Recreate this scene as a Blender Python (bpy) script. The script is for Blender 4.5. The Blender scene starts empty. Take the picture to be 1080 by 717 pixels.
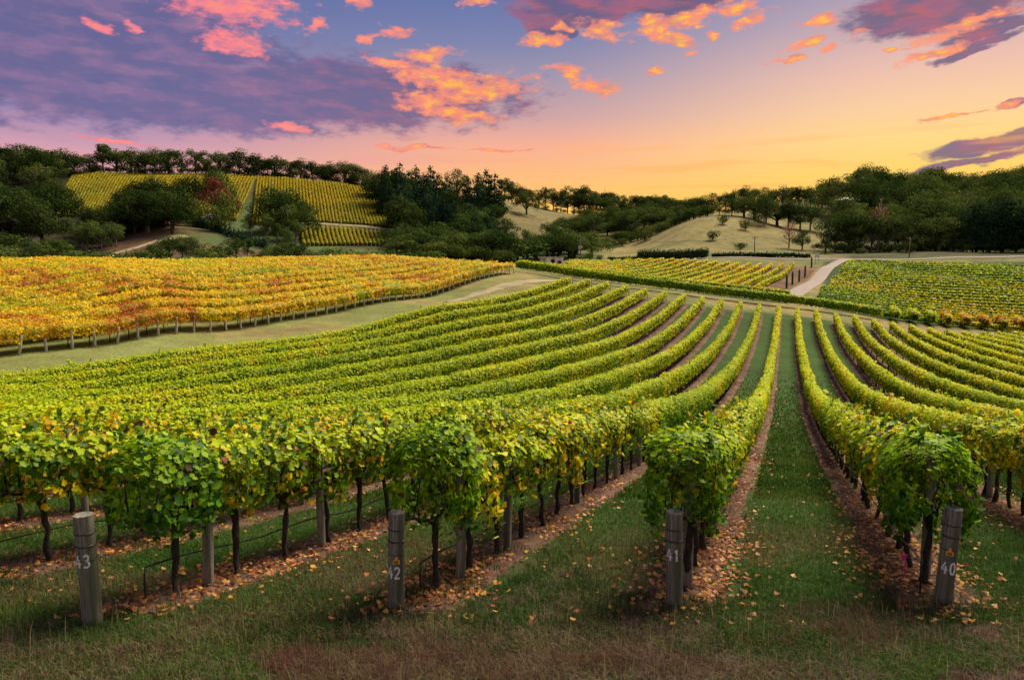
import bpy, math, random
import numpy as np
from mathutils import Vector, Matrix

random.seed(7)
rng = np.random.default_rng(7)
sc = bpy.context.scene
C = sc.collection
R = math.radians

# ------------------------------------------------------------------ camera
F, CX, CY = 760.0, 540.0, 358.5
PITCH = math.atan(68.5 / 760.0)
EYE = 3.2
cd = bpy.data.cameras.new('camera')
cam = bpy.data.objects.new('camera', cd)
C.objects.link(cam)
cam.location = (0, 0, EYE)
cam.rotation_euler = (R(90) - PITCH, 0, 0)
cd.sensor_width = 36
cd.lens = 36 * F / 1080
cd.clip_start = 0.1
cd.clip_end = 9000
sc.camera = cam
sc.view_settings.view_transform = 'Standard'
sc.view_settings.look = 'None'
sc.view_settings.exposure = 0.9
sc.view_settings.gamma = 1
sc.cycles.use_denoising = True
sc.cycles.max_bounces = 5
sc.cycles.diffuse_bounces = 3
sc.cycles.transmission_bounces = 3
sc.cycles.caustics_reflective = False
sc.cycles.caustics_refractive = False

SUN_AZ, SUN_EL = 40.0, 50.0      # degrees right of the view direction, above the horizon
SUN_STRENGTH, SUN_ANGLE = 5.0, 28.0
SUN_COL = (1.0, 0.86, 0.64)
sd = bpy.data.lights.new('sun', 'SUN')
sun = bpy.data.objects.new('sun', sd)
C.objects.link(sun)
sd.energy = SUN_STRENGTH
sd.angle = R(SUN_ANGLE)
sd.color = SUN_COL
_d = Vector((math.sin(R(SUN_AZ)) * math.cos(R(SUN_EL)), math.cos(R(SUN_AZ)) * math.cos(R(SUN_EL)), math.sin(R(SUN_EL))))
sun.rotation_euler = _d.to_track_quat('Z', 'Y').to_euler()
sun.location = (60, 40, 60)


def lin(c):
    return tuple(((v / 255) / 12.92 if v / 255 <= 0.04045 else ((v / 255 + 0.055) / 1.055) ** 2.4) for v in c)


# ------------------------------------------------------------------ world: evening sky with clouds, laid out by bearing and height
def build_world():
    w = bpy.data.worlds.new('World')
    sc.world = w
    w.use_nodes = True
    nt = w.node_tree
    nt.nodes.clear()
    L = nt.links

    def N(t, **k):
        n = nt.nodes.new(t)
        for a, b in k.items():
            setattr(n, a, b)
        return n

    def put(sock, v):
        if isinstance(v, bpy.types.NodeSocket):
            L.new(v, sock)
        else:
            sock.default_value = v

    def M(op, a, b=0.0, c=0.0, clamp=False):
        n = N('ShaderNodeMath', operation=op, use_clamp=clamp)
        put(n.inputs[0], a)
        if op not in ('SQRT', 'ABSOLUTE'):
            put(n.inputs[1], b)
        if op in ('MULTIPLY_ADD', 'SMOOTH_MAX'):
            put(n.inputs[2], c)
        return n.outputs[0]

    def SM(v, lo, hi):
        n = N('ShaderNodeMapRange', interpolation_type='SMOOTHSTEP')
        put(n.inputs[0], v); put(n.inputs[1], lo); put(n.inputs[2], hi)
        return n.outputs[0]

    def mix(f, a, b):
        n = N('ShaderNodeMix', data_type='RGBA')
        put(n.inputs[0], f)
        for s, v in ((n.inputs[6], a), (n.inputs[7], b)):
            if isinstance(v, tuple):
                s.default_value = (*v[:3], 1)
            else:
                L.new(v, s)
        return n.outputs[2]

    def ramp(fac, stops):
        n = N('ShaderNodeValToRGB')
        put(n.inputs[0], fac)
        e = n.color_ramp.elements
        for i, (p, c) in enumerate(stops):
            q = e[i] if i < 2 else e.new(p)
            q.position = p
            q.color = (*lin(c), 1)
        return n.outputs[0]

    tc = N('ShaderNodeTexCoord')
    sx = N('ShaderNodeSeparateXYZ')
    L.new(tc.outputs['Generated'], sx.inputs[0])
    x, y, z = sx.outputs
    az = M('ARCTAN2', x, y)
    hyp = M('SQRT', M('ADD', M('MULTIPLY', x, x), M('MULTIPLY', y, y)))
    te = M('DIVIDE', z, M('MAXIMUM', hyp, 0.02))
    te01 = M('MULTIPLY', te, 1.0, clamp=True)
    left = ramp(te01, [(0.0, (235, 170, 160)), (1.0, (62, 76, 130)), (0.10, (232, 165, 155)), (0.145, (212, 155, 168)), (0.19, (150, 128, 172)), (0.28, (112, 114, 162)), (0.36, (92, 104, 156))])
    mid = ramp(te01, [(0.0, (255, 196, 76)), (1.0, (66, 82, 138)), (0.10, (255, 194, 82)), (0.14, (250, 180, 116)), (0.175, (244, 170, 138)), (0.21, (206, 158, 155)), (0.26, (160, 144, 164)), (0.31, (122, 126, 166)), (0.37, (96, 110, 162))])
    right = ramp(te01, [(0.0, (255, 190, 50)), (1.0, (78, 92, 144)), (0.08, (255, 196, 58)), (0.125, (255, 206, 84)), (0.165, (255, 210, 122)), (0.205, (248, 200, 150)), (0.25, (232, 184, 164)), (0.31, (190, 162, 170)), (0.36, (152, 144, 170)), (0.5, (120, 122, 160))])
    base = mix(SM(az, -0.55, 0.0), left, mid)
    base = mix(SM(az, 0.0, 0.50), base, right)
    # behind the camera: unseen sky, warmed and brightened to fill the foreground shadows
    back = ramp(te01, [(0.0, (225, 195, 180)), (1.0, (95, 102, 140)), (0.15, (225, 195, 185)), (0.4, (190, 172, 185))])
    base = mix(SM(M('ABSOLUTE', az), 1.2, 2.4), base, back)

    # noise-warped coordinates
    cmb = N('ShaderNodeCombineXYZ')
    L.new(az, cmb.inputs[0]); L.new(te, cmb.inputs[1])
    P = cmb.outputs[0]

    def noise(scale, sy=1.0, detail=5.0, rough=0.6, off=0.0, out=0):
        mp = N('ShaderNodeMapping')
        L.new(P, mp.inputs[0])
        mp.inputs['Scale'].default_value = (scale, scale * sy, 1)
        mp.inputs['Location'].default_value = (off, off * 1.7, off * 0.3)
        n = N('ShaderNodeTexNoise')
        n.noise_dimensions = '2D'
        L.new(mp.outputs[0], n.inputs['Vector'])
        n.inputs['Scale'].default_value = 1
        n.inputs['Detail'].default_value = detail
        n.inputs['Roughness'].default_value = rough
        return n.outputs[out]
    nwarp = noise(9, 2.2, 4, 0.6, 3.1, 1)
    vs = N('ShaderNodeVectorMath', operation='SUBTRACT')
    L.new(nwarp, vs.inputs[0]); vs.inputs[1].default_value = (0.5, 0.5, 0.5)
    vm = N('ShaderNodeVectorMath', operation='MULTIPLY')
    L.new(vs.outputs[0], vm.inputs[0]); vm.inputs[1].default_value = (0.09, 0.035, 0)
    va = N('ShaderNodeVectorMath', operation='ADD')
    L.new(P, va.inputs[0]); L.new(vm.outputs[0], va.inputs[1])
    PW = va.outputs[0]

    def sky_at(px, py):
        cp, sp = math.cos(PITCH), math.sin(PITCH)
        X = (px - CX); Y = F * cp + (CY - py) * sp; Z = -F * sp + (CY - py) * cp
        return math.atan2(X, Y), Z / math.hypot(X, Y), math.hypot(X, Y)

    def blobs(lst, src):
        acc = None
        for b in lst:
            px, py, rx, ry = b[:4]
            rot = b[4] if len(b) > 4 else 0
            a, t, h = sky_at(px, py)
            mp = N('ShaderNodeMapping', vector_type='TEXTURE')
            L.new(src, mp.inputs[0])
            mp.inputs['Location'].default_value = (a, t, 0)
            mp.inputs['Rotation'].default_value = (0, 0, R(rot))
            ca = math.cos(a)
            mp.inputs['Scale'].default_value = (rx / F * ca * ca, ry / h, 1)
            ln = N('ShaderNodeVectorMath', operation='LENGTH')
            L.new(mp.outputs[0], ln.inputs[0])
            v = M('SUBTRACT', 1.0, ln.outputs['Value'])
            acc = v if acc is None else M('MAXIMUM', acc, v)
        return acc
    dark = [(20, 50, 440, 92, 0), (372, 98, 208, 46, 0), (180, 110, 300, 34), (90, 20, 240, 60), (605, 10, 75, 24), (575, 30, 34, 14), (690, 4, 90, 18, 0),
            (985, 10, 120, 34, 0), (1040, 32, 70, 12, 8), (1045, 152, 100, 13, 6), (1020, 172, 95, 7, 8), (1030, 48, 70, 7, 6), (1075, 108, 40, 7, 14),
            (1010, 62, 40, 6, 8)]
    lit = [(238, 4, 90, 26, -4), (245, 44, 42, 17, -8), (498, 94, 70, 18, 4), (462, 80, 60, 14, -10), (520, 98, 46, 12, 6), (474, 120, 56, 13, -8), (450, 104, 40, 12, 0), (415, 64, 40, 6, -6), (418, 30, 20, 10, 0), (374, 4, 22, 8),
           (343, 32, 16, 8, 20), (395, 42, 14, 6, 20), (513, 5, 16, 8), (632, 32, 36, 16, -14), (565, 42, 26, 6), (722, 22, 66, 14, 14), (705, 42, 46, 9, -10), (598, 76, 34, 9, -16), (638, 92, 36, 10, -4),
           (862, 22, 22, 9, 6), (838, 47, 28, 6, 16), (864, 53, 20, 6, 10), (820, 64, 20, 4, 8), (1020, 26, 80, 10, 14), (985, 58, 50, 8, 10), (730, 56, 16, 4, 10), (698, 75, 14, 4, 0),
           (310, 135, 30, 5, -4), (118, 146, 60, 3, 0), (1000, 122, 34, 3, 4), (1062, 112, 26, 6, 16), (802, 18, 22, 7, 10), (540, 157, 40, 3), (440, 156, 60, 4), (560, 38, 16, 5), (584, 30, 12, 5), (760, 34, 14, 6), (775, 8, 30, 8), (910, 34, 14, 6), (936, 54, 12, 5), (450, 58, 30, 10), (700, 22, 30, 8), (103, 27, 16, 6), (138, 25, 14, 6)]
    nd = noise(26, 2.4, 5, 0.62, 1.3)
    nl = noise(48, 1.9, 5, 0.62, 7.7)
    nsm = noise(14, 3.6, 4, 0.55, 4.4)
    D = M('ADD', blobs(dark, PW), M('MULTIPLY', M('SUBTRACT', nd, 0.5), 0.85))
    Dm = SM(D, 0.0, 0.42)
    Lb = blobs(lit, PW)
    Lv = M('ADD', Lb, M('MULTIPLY', M('SUBTRACT', nl, 0.5), 1.6))
    Lm = SM(Lv, -0.02, 0.62)
    core = SM(M('ADD', M('MULTIPLY', Lb, 0.6), M('MULTIPLY', M('SUBTRACT', nl, 0.5), 2.4)), 0.34, 0.8)
    dcol = mix(SM(az, -0.45, 0.25), lin((102, 92, 138)), lin((104, 74, 102)))
    dcol = mix(M('MULTIPLY', SM(nsm, 0.38, 0.66), 0.75), dcol, mix(SM(az, -0.5, 0.2), lin((150, 112, 150)), lin((190, 92, 96))))
    dcol = mix(M('MULTIPLY', SM(nd, 0.35, 0.6), 0.35), dcol, lin((84, 88, 140)))
    thin = M('MULTIPLY', Dm, M('ADD', 0.78, M('MULTIPLY', nsm, 0.3), clamp=True))
    s1 = mix(thin, base, dcol)
    lcol = mix(SM(az, -0.42, -0.02), lin((250, 128, 136)), lin((252, 142, 98)))
    hot = mix(SM(az, -0.30, -0.02), lin((255, 140, 122)), lin((255, 186, 26)))
    lcol = mix(core, lcol, hot)
    nsh = noise(34, 3.0, 4, 0.6, 2.2)
    lcol = mix(M('MULTIPLY', SM(nsh, 0.45, 0.68), 0.55), lcol, mix(SM(az, -0.4, 0.1), lin((168, 112, 150)), lin((196, 122, 122))))
    s2 = mix(M('MULTIPLY', Lm, 0.95), s1, lcol)
    # faint long bands low over the glow
    bands = SM(noise(5, 14, 3, 0.5, 9.2), 0.52, 0.72)
    bandm = M('MULTIPLY', bands, M('MULTIPLY', SM(te, 0.08, 0.12), M('SUBTRACT', 1.0, SM(te, 0.15, 0.2))))
    s2 = mix(M('MULTIPLY', bandm, 0.4), s2, mix(SM(az, -0.3, 0.2), lin((235, 150, 160)), lin((255, 172, 70))))
    # below the horizon: dim earth glow
    s2 = mix(SM(te, -0.02, 0.0), (0.05, 0.05, 0.03), s2)
    bg = N('ShaderNodeBackground')
    L.new(s2, bg.inputs[0])
    bg.inputs[1].default_value = 0.536     # 1 / 2**exposure
    sky = N('ShaderNodeTexSky', sky_type='NISHITA', sun_disc=False, sun_elevation=R(SUN_EL), sun_rotation=R(SUN_AZ))
    bg2 = N('ShaderNodeBackground')
    L.new(sky.outputs[0], bg2.inputs[0])
    bg2.inputs[1].default_value = 0.004
    ad = N('ShaderNodeAddShader')
    L.new(bg.outputs[0], ad.inputs[0]); L.new(bg2.outputs[0], ad.inputs[1])
    out = N('ShaderNodeOutputWorld')
    L.new(ad.outputs[0], out.inputs[0])
    w.cycles.sampling_method = 'MANUAL'
    w.cycles.sample_map_resolution = 256


build_world()


# ------------------------------------------------------------------ numpy noise
def _hash(ix, iy, iz, seed):
    h = (ix.astype(np.int64) * 374761393 + iy.astype(np.int64) * 668265263 + iz.astype(np.int64) * 2147483647 + seed * 974711) & 0xFFFFFFFF
    h = ((h ^ (h >> 13)) * 1274126177) & 0xFFFFFFFF
    h = (h ^ (h >> 16)) & 0xFFFFFF
    return h / float(0xFFFFFF)


def vn(x, y, z=None, seed=0):
    x = np.asarray(x, float); y = np.asarray(y, float)
    z = np.zeros_like(x) if z is None else np.asarray(z, float) + np.zeros_like(x)
    y = y + np.zeros_like(x)
    ix, iy, iz = np.floor(x), np.floor(y), np.floor(z)
    fx, fy, fz = x - ix, y - iy, z - iz
    fx, fy, fz = [f * f * (3 - 2 * f) for f in (fx, fy, fz)]
    r = 0
    for a in (0, 1):
        for b in (0, 1):
            for c in (0, 1):
                r = r + _hash(ix + a, iy + b, iz + c, seed) * (fx if a else 1 - fx) * (fy if b else 1 - fy) * (fz if c else 1 - fz)
    return r


def fbm(x, y, z=None, seed=0, o=3):
    s, a, t = 0, 1, 0
    for i in range(o):
        s = s + a * vn(np.asarray(x) * 2 ** i, np.asarray(y) * 2 ** i, None if z is None else np.asarray(z) * 2 ** i, seed + i)
        t += a
        a *= .5
    return s / t


# ------------------------------------------------------------------ picture <-> place
_cp, _sp = math.cos(PITCH), math.sin(PITCH)


def ray(px, py):
    return (px - CX), F * _cp + (CY - py) * _sp, -F * _sp + (CY - py) * _cp


def slope(px, py):          # z/Y of the ray
    a = ray(px, py)
    return a[2] / a[1]


def bear(px, py=290):
    a = ray(px, py)
    return a[0] / a[1]


# ------------------------------------------------------------------ terrain surveyed at known spots: (px, py, distance)
CP = []


def col(px, *pairs):
    for Y, py in pairs:
        CP.append((bear(px, py), Y, slope(px, py)))


def colz(px, *pairs):       # ground height relative to the eye
    for Y, z in pairs:
        CP.append((bear(px), Y, z / Y))


for p in (-330, 0, 270, 540, 830, 1080, 1400):
    colz(p, (1.2, -2.55), (3, -2.8), (5, -3.02))
col(540, (6.9, 640)); col(95, (6.4, 655)); col(998, (6.9, 638)); col(-300, (6.9, 640)); col(1380, (6.9, 645))
col(830, (10, 566), (15, 511), (23, 474), (37, 438), (60, 392), (75, 370), (85, 357), (99, 335), (110, 324), (135, 306), (165, 292), (205, 275), (250, 265), (300, 248), (340, 238), (400, 224), (500, 212))
col(540, (10, 566), (15, 508))
colz(540, (23, -5.5), (40, -6.0), (60, -5.2), (79, -3.5), (98, -1.6))
colz(680, (37, -6.7), (60, -7.0), (80, -5.6), (99, -3.3))
colz(0, (8.1, -3.4), (15, -4.3), (27, -5.25), (34, -5.3))
colz(-300, (8.1, -3.4), (15, -4.3), (27, -5.0), (40, -4.4), (60, -2.0), (80, 0.0), (130, -2.5), (180, -5))
colz(150, (15, -4.5), (33, -5.2), (24, -5.3)); colz(266, (20, -5.1), (40, -5.25)); colz(454, (60, -4.2), (70, -3.7))
colz(1080, (12.5, -4.2), (20.4, -5.5), (28, -6.5), (36, -7.3), (44, -7.8), (52, -8.2), (60, -8.5), (75, -8.9), (91, -9.3))
colz(1380, (12.5, -4.2), (20.4, -5.5), (36, -7.4), (60, -8.6), (91, -9.5), (120, -8), (205, 3.5))
col(22, (42, 375)); col(120, (48, 364)); col(229, (57, 350)); col(351, (71, 331)); col(450, (91, 312)); col(545, (116, 289))
colz(0, (80, 0.2), (130, -3), (180, -4)); colz(150, (60, -2.0), (87, 0.1), (130, -2.5), (180, -4)); colz(300, (80, -1.4), (102, .8), (140, -2), (180, -3))
colz(400, (95, -0.9), (113, 1.4), (145, -1), (180, -1)); colz(520, (122, 0.8), (140, 0.6), (165, .5))
col(600, (99, 304), (112, 297), (130, 291), (160, 283), (185, 278), (205, 277)); col(717, (99, 321), (112, 309), (130, 303), (158, 289), (185, 279), (205, 276))
col(879, (99, 341)); col(941, (99, 351), (112, 341), (125, 330), (160, 301), (205, 275)); col(1022, (99, 363), (115, 347), (130, 334), (160, 306), (205, 275))
col(1080, (115, 352), (130, 338), (160, 308), (205, 275))
col(-100, (220, 274), (300, 250), (400, 215), (480, 187), (560, 185)); col(0, (220, 272), (300, 247), (400, 215), (480, 186), (560, 180))
col(100, (220, 276), (280, 260), (330, 237), (400, 205), (470, 184), (540, 186)); col(170, (220, 274), (250, 262), (300, 240), (400, 205), (470, 184), (540, 186))
col(250, (220, 274), (280, 259), (330, 240), (400, 208), (470, 186), (540, 188)); col(350, (220, 275), (280, 264), (340, 236), (400, 210), (460, 195), (540, 198))
col(415, (220, 277), (280, 268), (320, 252), (400, 218), (480, 202), (560, 202)); col(480, (220, 277), (300, 264), (400, 230), (460, 208), (540, 205))
col(550, (220, 278), (300, 264), (380, 248), (440, 228), (490, 217), (530, 216), (600, 225)); col(620, (220, 277), (300, 264), (380, 250), (440, 238), (490, 229), (530, 228), (600, 234))
col(680, (220, 275), (300, 264), (340, 255), (400, 241), (480, 230), (530, 229), (600, 234)); col(720, (210, 275), (250, 268), (300, 246), (340, 235), (400, 232), (520, 232), (600, 236))
col(780, (210, 273), (250, 264), (300, 241), (330, 229), (400, 222), (500, 224)); col(900, (210, 272), (260, 266), (350, 240), (430, 215), (520, 200))
for p in (1000, 1080, 1380):
    col(p, (210, 272), (260, 265), (350, 236), (430, 212), (520, 200))
for p in (-300, 0, 250, 540, 830, 1080, 1400):
    colz(p, (800, 40), (1500, 20), (3000, 0), (6000, 0))
CP = np.array(CP)
KB = 1.6


def tps_k(r2):
    return np.where(r2 > 1e-12, 0.5 * r2 * np.log(r2 + 1e-12), 0)


_P = np.c_[CP[:, 0] * KB, np.log(CP[:, 1])]
_n = len(_P)
_K = tps_k(((_P[:, None] - _P[None]) ** 2).sum(-1)) + np.eye(_n) * 0.0006
_A = np.zeros((_n + 3, _n + 3))
_A[:_n, :_n] = _K
_A[:_n, _n] = 1; _A[:_n, _n + 1:] = _P
_A[_n:, :_n] = _A[:_n, _n:].T
_w = np.linalg.solve(_A, np.r_[CP[:, 2], 0, 0, 0])


def tps(b, lY):
    q = np.c_[b.ravel() * KB, lY.ravel()]
    out = np.empty(len(q))
    for i in range(0, len(q), 20000):
        s = q[i:i + 20000]
        k = tps_k(((s[:, None] - _P[None]) ** 2).sum(-1))
        out[i:i + 20000] = k @ _w[:_n] + _w[_n] + s @ _w[_n + 1:]
    return out.reshape(b.shape)


# height lookup grid in (bearing angle, log distance); terrain mesh uses the very same nodes
TH = np.radians(np.arange(-48, 48.001, 0.16))
LR = np.arange(math.log(0.6), math.log(6500), 0.0135)
_T, _R = np.meshgrid(TH, LR)
_Yg = np.exp(_R) * np.cos(_T)
_B = np.tan(_T)
_sub_t, _sub_r = TH[::4], LR[::3]
_T2, _R2 = np.meshgrid(_sub_t, _sub_r)
_q = tps(np.tan(_T2), np.maximum(_R2 + np.log(np.cos(_T2)), 0.2))


def bil(q, t0, dt, r0, dr, t, r):
    a = np.clip((t - t0) / dt, 0, q.shape[1] - 1.001); b = np.clip((r - r0) / dr, 0, q.shape[0] - 1.001)
    i = a.astype(int); j = b.astype(int); u = a - i; v = b - j
    return (q[j, i] * (1 - u) + q[j, i + 1] * u) * (1 - v) + (q[j + 1, i] * (1 - u) + q[j + 1, i + 1] * u) * v


_Q = bil(_q, _sub_t[0], _sub_t[1] - _sub_t[0], _sub_r[0], _sub_r[1] - _sub_r[0], _T, _R)
_X = np.exp(_R) * np.sin(_T)
_amp = np.interp(_R, [0, math.log(8), math.log(60), math.log(300)], [0.015, 0.03, 0.06, 0.8])
_wl = np.interp(_R, [0, math.log(8), math.log(60), math.log(300)], [1.1, 0.9, 0.35, 0.05])
_Zg = EYE + _Q * np.maximum(_Yg, 0.4) + np.where(_R < math.log(140), (vn(_X * 1.1, _Yg * 1.1, seed=5) - .5) * np.minimum(_amp, .05), (vn(_X * .05, _Yg * .05, seed=6) - .5) * 1.6 * np.clip((_R - math.log(140)) * 2, 0, 1))


def H(x, y):
    x = np.asarray(x, float); y = np.asarray(y, float)
    th = np.clip(np.arctan2(x, y), TH[0], TH[-1])
    r = np.log(np.maximum(np.hypot(x, y), 0.62))
    return bil(_Zg, TH[0], TH[1] - TH[0], LR[0], LR[1] - LR[0], th, r)


def hz(x, y):
    return float(H(np.array([x]), np.array([y]))[0])


def gp(px, Y):              # ground point seen at column px, at distance Y
    X = bear(px) * Y
    return X, Y, hz(X, Y)


def topz(py, Y, px=540):
    return EYE + slope(px, py) * Y


def pxof(x, y, z):
    dy = y * _cp - (z - EYE) * _sp
    dz = y * _sp + (z - EYE) * _cp
    return CX + F * x / dy, CY - F * dz / dy


# ------------------------------------------------------------------ mesh and naming helpers
def link(o, parent=None):
    C.objects.link(o)
    if parent is not None:
        o.parent = parent
    return o


def mesh_np(name, V, faces, mat, parent=None, color=None, smooth=False, mats=None):
    """faces: list of (k,m) int arrays"""
    me = bpy.data.meshes.new(name)
    faces = [np.asarray(f, np.int64) for f in faces if len(f)]
    lt = np.concatenate([np.full(len(f), f.shape[1], np.int32) for f in faces])
    lv = np.concatenate([f.ravel() for f in faces]).astype(np.int32)
    me.vertices.add(len(V)); me.loops.add(len(lv)); me.polygons.add(len(lt))
    me.vertices.foreach_set('co', np.asarray(V, np.float32).ravel())
    me.loops.foreach_set('vertex_index', lv)
    st = np.zeros(len(lt), np.int32); st[1:] = np.cumsum(lt)[:-1]
    me.polygons.foreach_set('loop_start', st)
    me.polygons.foreach_set('loop_total', lt)
    if smooth:
        me.polygons.foreach_set('use_smooth', np.ones(len(lt), bool))
    if color is not None:
        a = me.color_attributes.new('Col', 'FLOAT_COLOR', 'POINT')
        c = np.ones((len(V), 4), np.float32); c[:, :color.shape[1]] = color
        a.data.foreach_set('color', c.ravel())
    me.materials.append(mat)
    me.update(calc_edges=True)
    o = bpy.data.objects.new(name, me)
    return link(o, parent)


class MB:
    """plain mesh collector"""
    def __init__(s):
        s.v, s.f = [], []

    def add(s, v, f):
        n = len(s.v)
        s.v += [tuple(p) for p in v]
        s.f += [tuple(i + n for i in q) for q in f]
        return s

    def box(s, c, d, rz=0, taper=1.0):
        x, y, z = d[0] / 2, d[1] / 2, d[2] / 2
        v = []
        for sz, t in ((-1, 1), (1, taper)):
            for sx, sy in ((-1, -1), (1, -1), (1, 1), (-1, 1)):
                a, b = sx * x * t, sy * y * t
                v.append((c[0] + a * math.cos(rz) - b * math.sin(rz), c[1] + a * math.sin(rz) + b * math.cos(rz), c[2] + sz * z))
        return s.add(v, [(0, 3, 2, 1), (4, 5, 6, 7), (0, 1, 5, 4), (1, 2, 6, 5), (2, 3, 7, 6), (3, 0, 4, 7)])

    def tube(s, pts, rad, n=8, cap=True):
        pts = [Vector(p) for p in pts]
        if not hasattr(rad, '__len__'):
            rad = [rad] * len(pts)
        rings = []
        up = Vector((0.13, 0.27, 1)).normalized()
        for i, p in enumerate(pts):
            d = (pts[min(i + 1, len(pts) - 1)] - pts[max(i - 1, 0)]).normalized()
            a = d.cross(up)
            if a.length < .1:
                a = d.cross(Vector((1, 0, 0)))
            a.normalize(); b = d.cross(a)
            rings.append([p + (a * math.cos(2 * math.pi * k / n) + b * math.sin(2 * math.pi * k / n)) * rad[i] for k in range(n)])
        v = [q for r in rings for q in r]
        f = []
        for i in range(len(pts) - 1):
            for k in range(n):
                f.append((i * n + k, i * n + (k + 1) % n, (i + 1) * n + (k + 1) % n, (i + 1) * n + k))
        if cap:
            f.append(tuple(range(n))[::-1]); f.append(tuple((len(pts) - 1) * n + k for k in range(n)))
        return s.add(v, f)

    def build(s, name, mat, parent=None, smooth=False):
        me = bpy.data.meshes.new(name)
        me.from_pydata(s.v, [], s.f)
        me.materials.append(mat)
        if smooth:
            for p in me.polygons:
                p.use_smooth = True
        me.update()
        return link(bpy.data.objects.new(name, me), parent)


def tag(o, label=None, cat=None, group=None, kind=None):
    for k, v in (('label', label), ('category', cat), ('group', group), ('kind', kind)):
        if v:
            o[k] = v
    return o


def empty(name, loc=(0, 0, 0), rz=0, s=1):
    o = bpy.data.objects.new(name, None)
    o.empty_display_size = .2
    link(o)
    o.location = loc
    o.rotation_euler = (0, 0, rz)
    o.scale = (s, s, s) if not hasattr(s, '__len__') else s
    return o


def copy_tree(o, parent=None):
    c = o.copy()
    C.objects.link(c)
    c.parent = parent
    for ch in list(o.children):
        copy_tree(ch, c)
    return c


ORD = 'first second third fourth fifth sixth seventh eighth ninth tenth eleventh twelfth thirteenth fourteenth fifteenth sixteenth seventeenth eighteenth nineteenth'.split()
TENS = {2: 'twent', 3: 'thirt', 4: 'fort', 5: 'fift', 6: 'sixt', 7: 'sevent', 8: 'eight', 9: 'ninet'}


def nth(i):                 # 0-based
    i += 1
    if i < 20:
        return ORD[i - 1]
    t, u = divmod(i, 10)
    return TENS[t] + ('ieth' if u == 0 else 'y-' + ORD[u - 1])


# ------------------------------------------------------------------ materials
def mat(name, build):
    m = bpy.data.materials.new(name)
    m.use_nodes = True
    nt = m.node_tree
    nt.nodes.clear()
    out = nt.nodes.new('ShaderNodeOutputMaterial')
    build(nt, out)
    return m


def nd(nt, t, ins=None, **k):
    n = nt.nodes.new(t)
    for a, b in k.items():
        setattr(n, a, b)
    for a, b in (ins or {}).items():
        s = n.inputs[a]
        if isinstance(b, bpy.types.NodeSocket):
            nt.links.new(b, s)
        else:
            s.default_value = b
    return n


def leaf_mat(name, transl=0.35, vary=0.25, gloss=0.04, gain=1.0):
    def b(nt, out):
        at = nd(nt, 'ShaderNodeVertexColor', layer_name='Col')
        oi = nd(nt, 'ShaderNodeObjectInfo')
        hsv = nd(nt, 'ShaderNodeHueSaturation', {'Color': at.outputs[0]})
        mr = nd(nt, 'ShaderNodeMapRange', {0: oi.outputs['Random'], 3: gain * (1 - vary), 4: gain * (1 + vary)})
        nt.links.new(mr.outputs[0], hsv.inputs['Value'])
        mr2 = nd(nt, 'ShaderNodeMapRange', {0: oi.outputs['Random'], 3: 0.5 + vary * .06, 4: 0.5 - vary * .06})
        nt.links.new(mr2.outputs[0], hsv.inputs['Hue'])
        d = nd(nt, 'ShaderNodeBsdfPrincipled', {'Base Color': hsv.outputs[0], 'Roughness': 0.55, 'Specular IOR Level': gloss * 4})
        t = nd(nt, 'ShaderNodeBsdfTranslucent', {'Color': hsv.outputs[0]})
        mx = nd(nt, 'ShaderNodeMixShader', {0: transl, 1: d.outputs[0], 2: t.outputs[0]})
        nt.links.new(mx.outputs[0], out.inputs[0])
    return mat(name, b)


def noise_mat(name, c1, c2, scale=8, stretch=(1, 1, 1), rough=.85, bump=.3, detail=6, c3=None, spec=.2, bdist=.01):
    def b(nt, out):
        tc = nd(nt, 'ShaderNodeTexCoord')
        mp = nd(nt, 'ShaderNodeMapping', {'Vector': tc.outputs['Object'], 'Scale': stretch})
        n = nd(nt, 'ShaderNodeTexNoise', {'Vector': mp.outputs[0], 'Scale': scale, 'Detail': detail, 'Roughness': .65})
        r = nd(nt, 'ShaderNodeValToRGB', {0: n.outputs[0]})
        e = r.color_ramp.elements
        e[0].position = .32; e[0].color = (*c1, 1); e[1].position = .68; e[1].color = (*c2, 1)
        colr = r.outputs[0]
        if c3:
            n2 = nd(nt, 'ShaderNodeTexNoise', {'Vector': mp.outputs[0], 'Scale': scale * .23, 'Detail': 3})
            mr = nd(nt, 'ShaderNodeMapRange', {0: n2.outputs[0], 1: .45, 2: .65})
            mx = nd(nt, 'ShaderNodeMix', {0: mr.outputs[0], 6: colr, 7: (*c3, 1)}, data_type='RGBA')
            colr = mx.outputs[2]
        bp = nd(nt, 'ShaderNodeBump', {'Height': n.outputs[0], 'Strength': bump, 'Distance': bdist})
        p = nd(nt, 'ShaderNodeBsdfPrincipled', {'Base Color': colr, 'Roughness': rough, 'Specular IOR Level': spec, 'Normal': bp.outputs[0]})
        nt.links.new(p.outputs[0], out.inputs[0])
    return mat(name, b)


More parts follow.
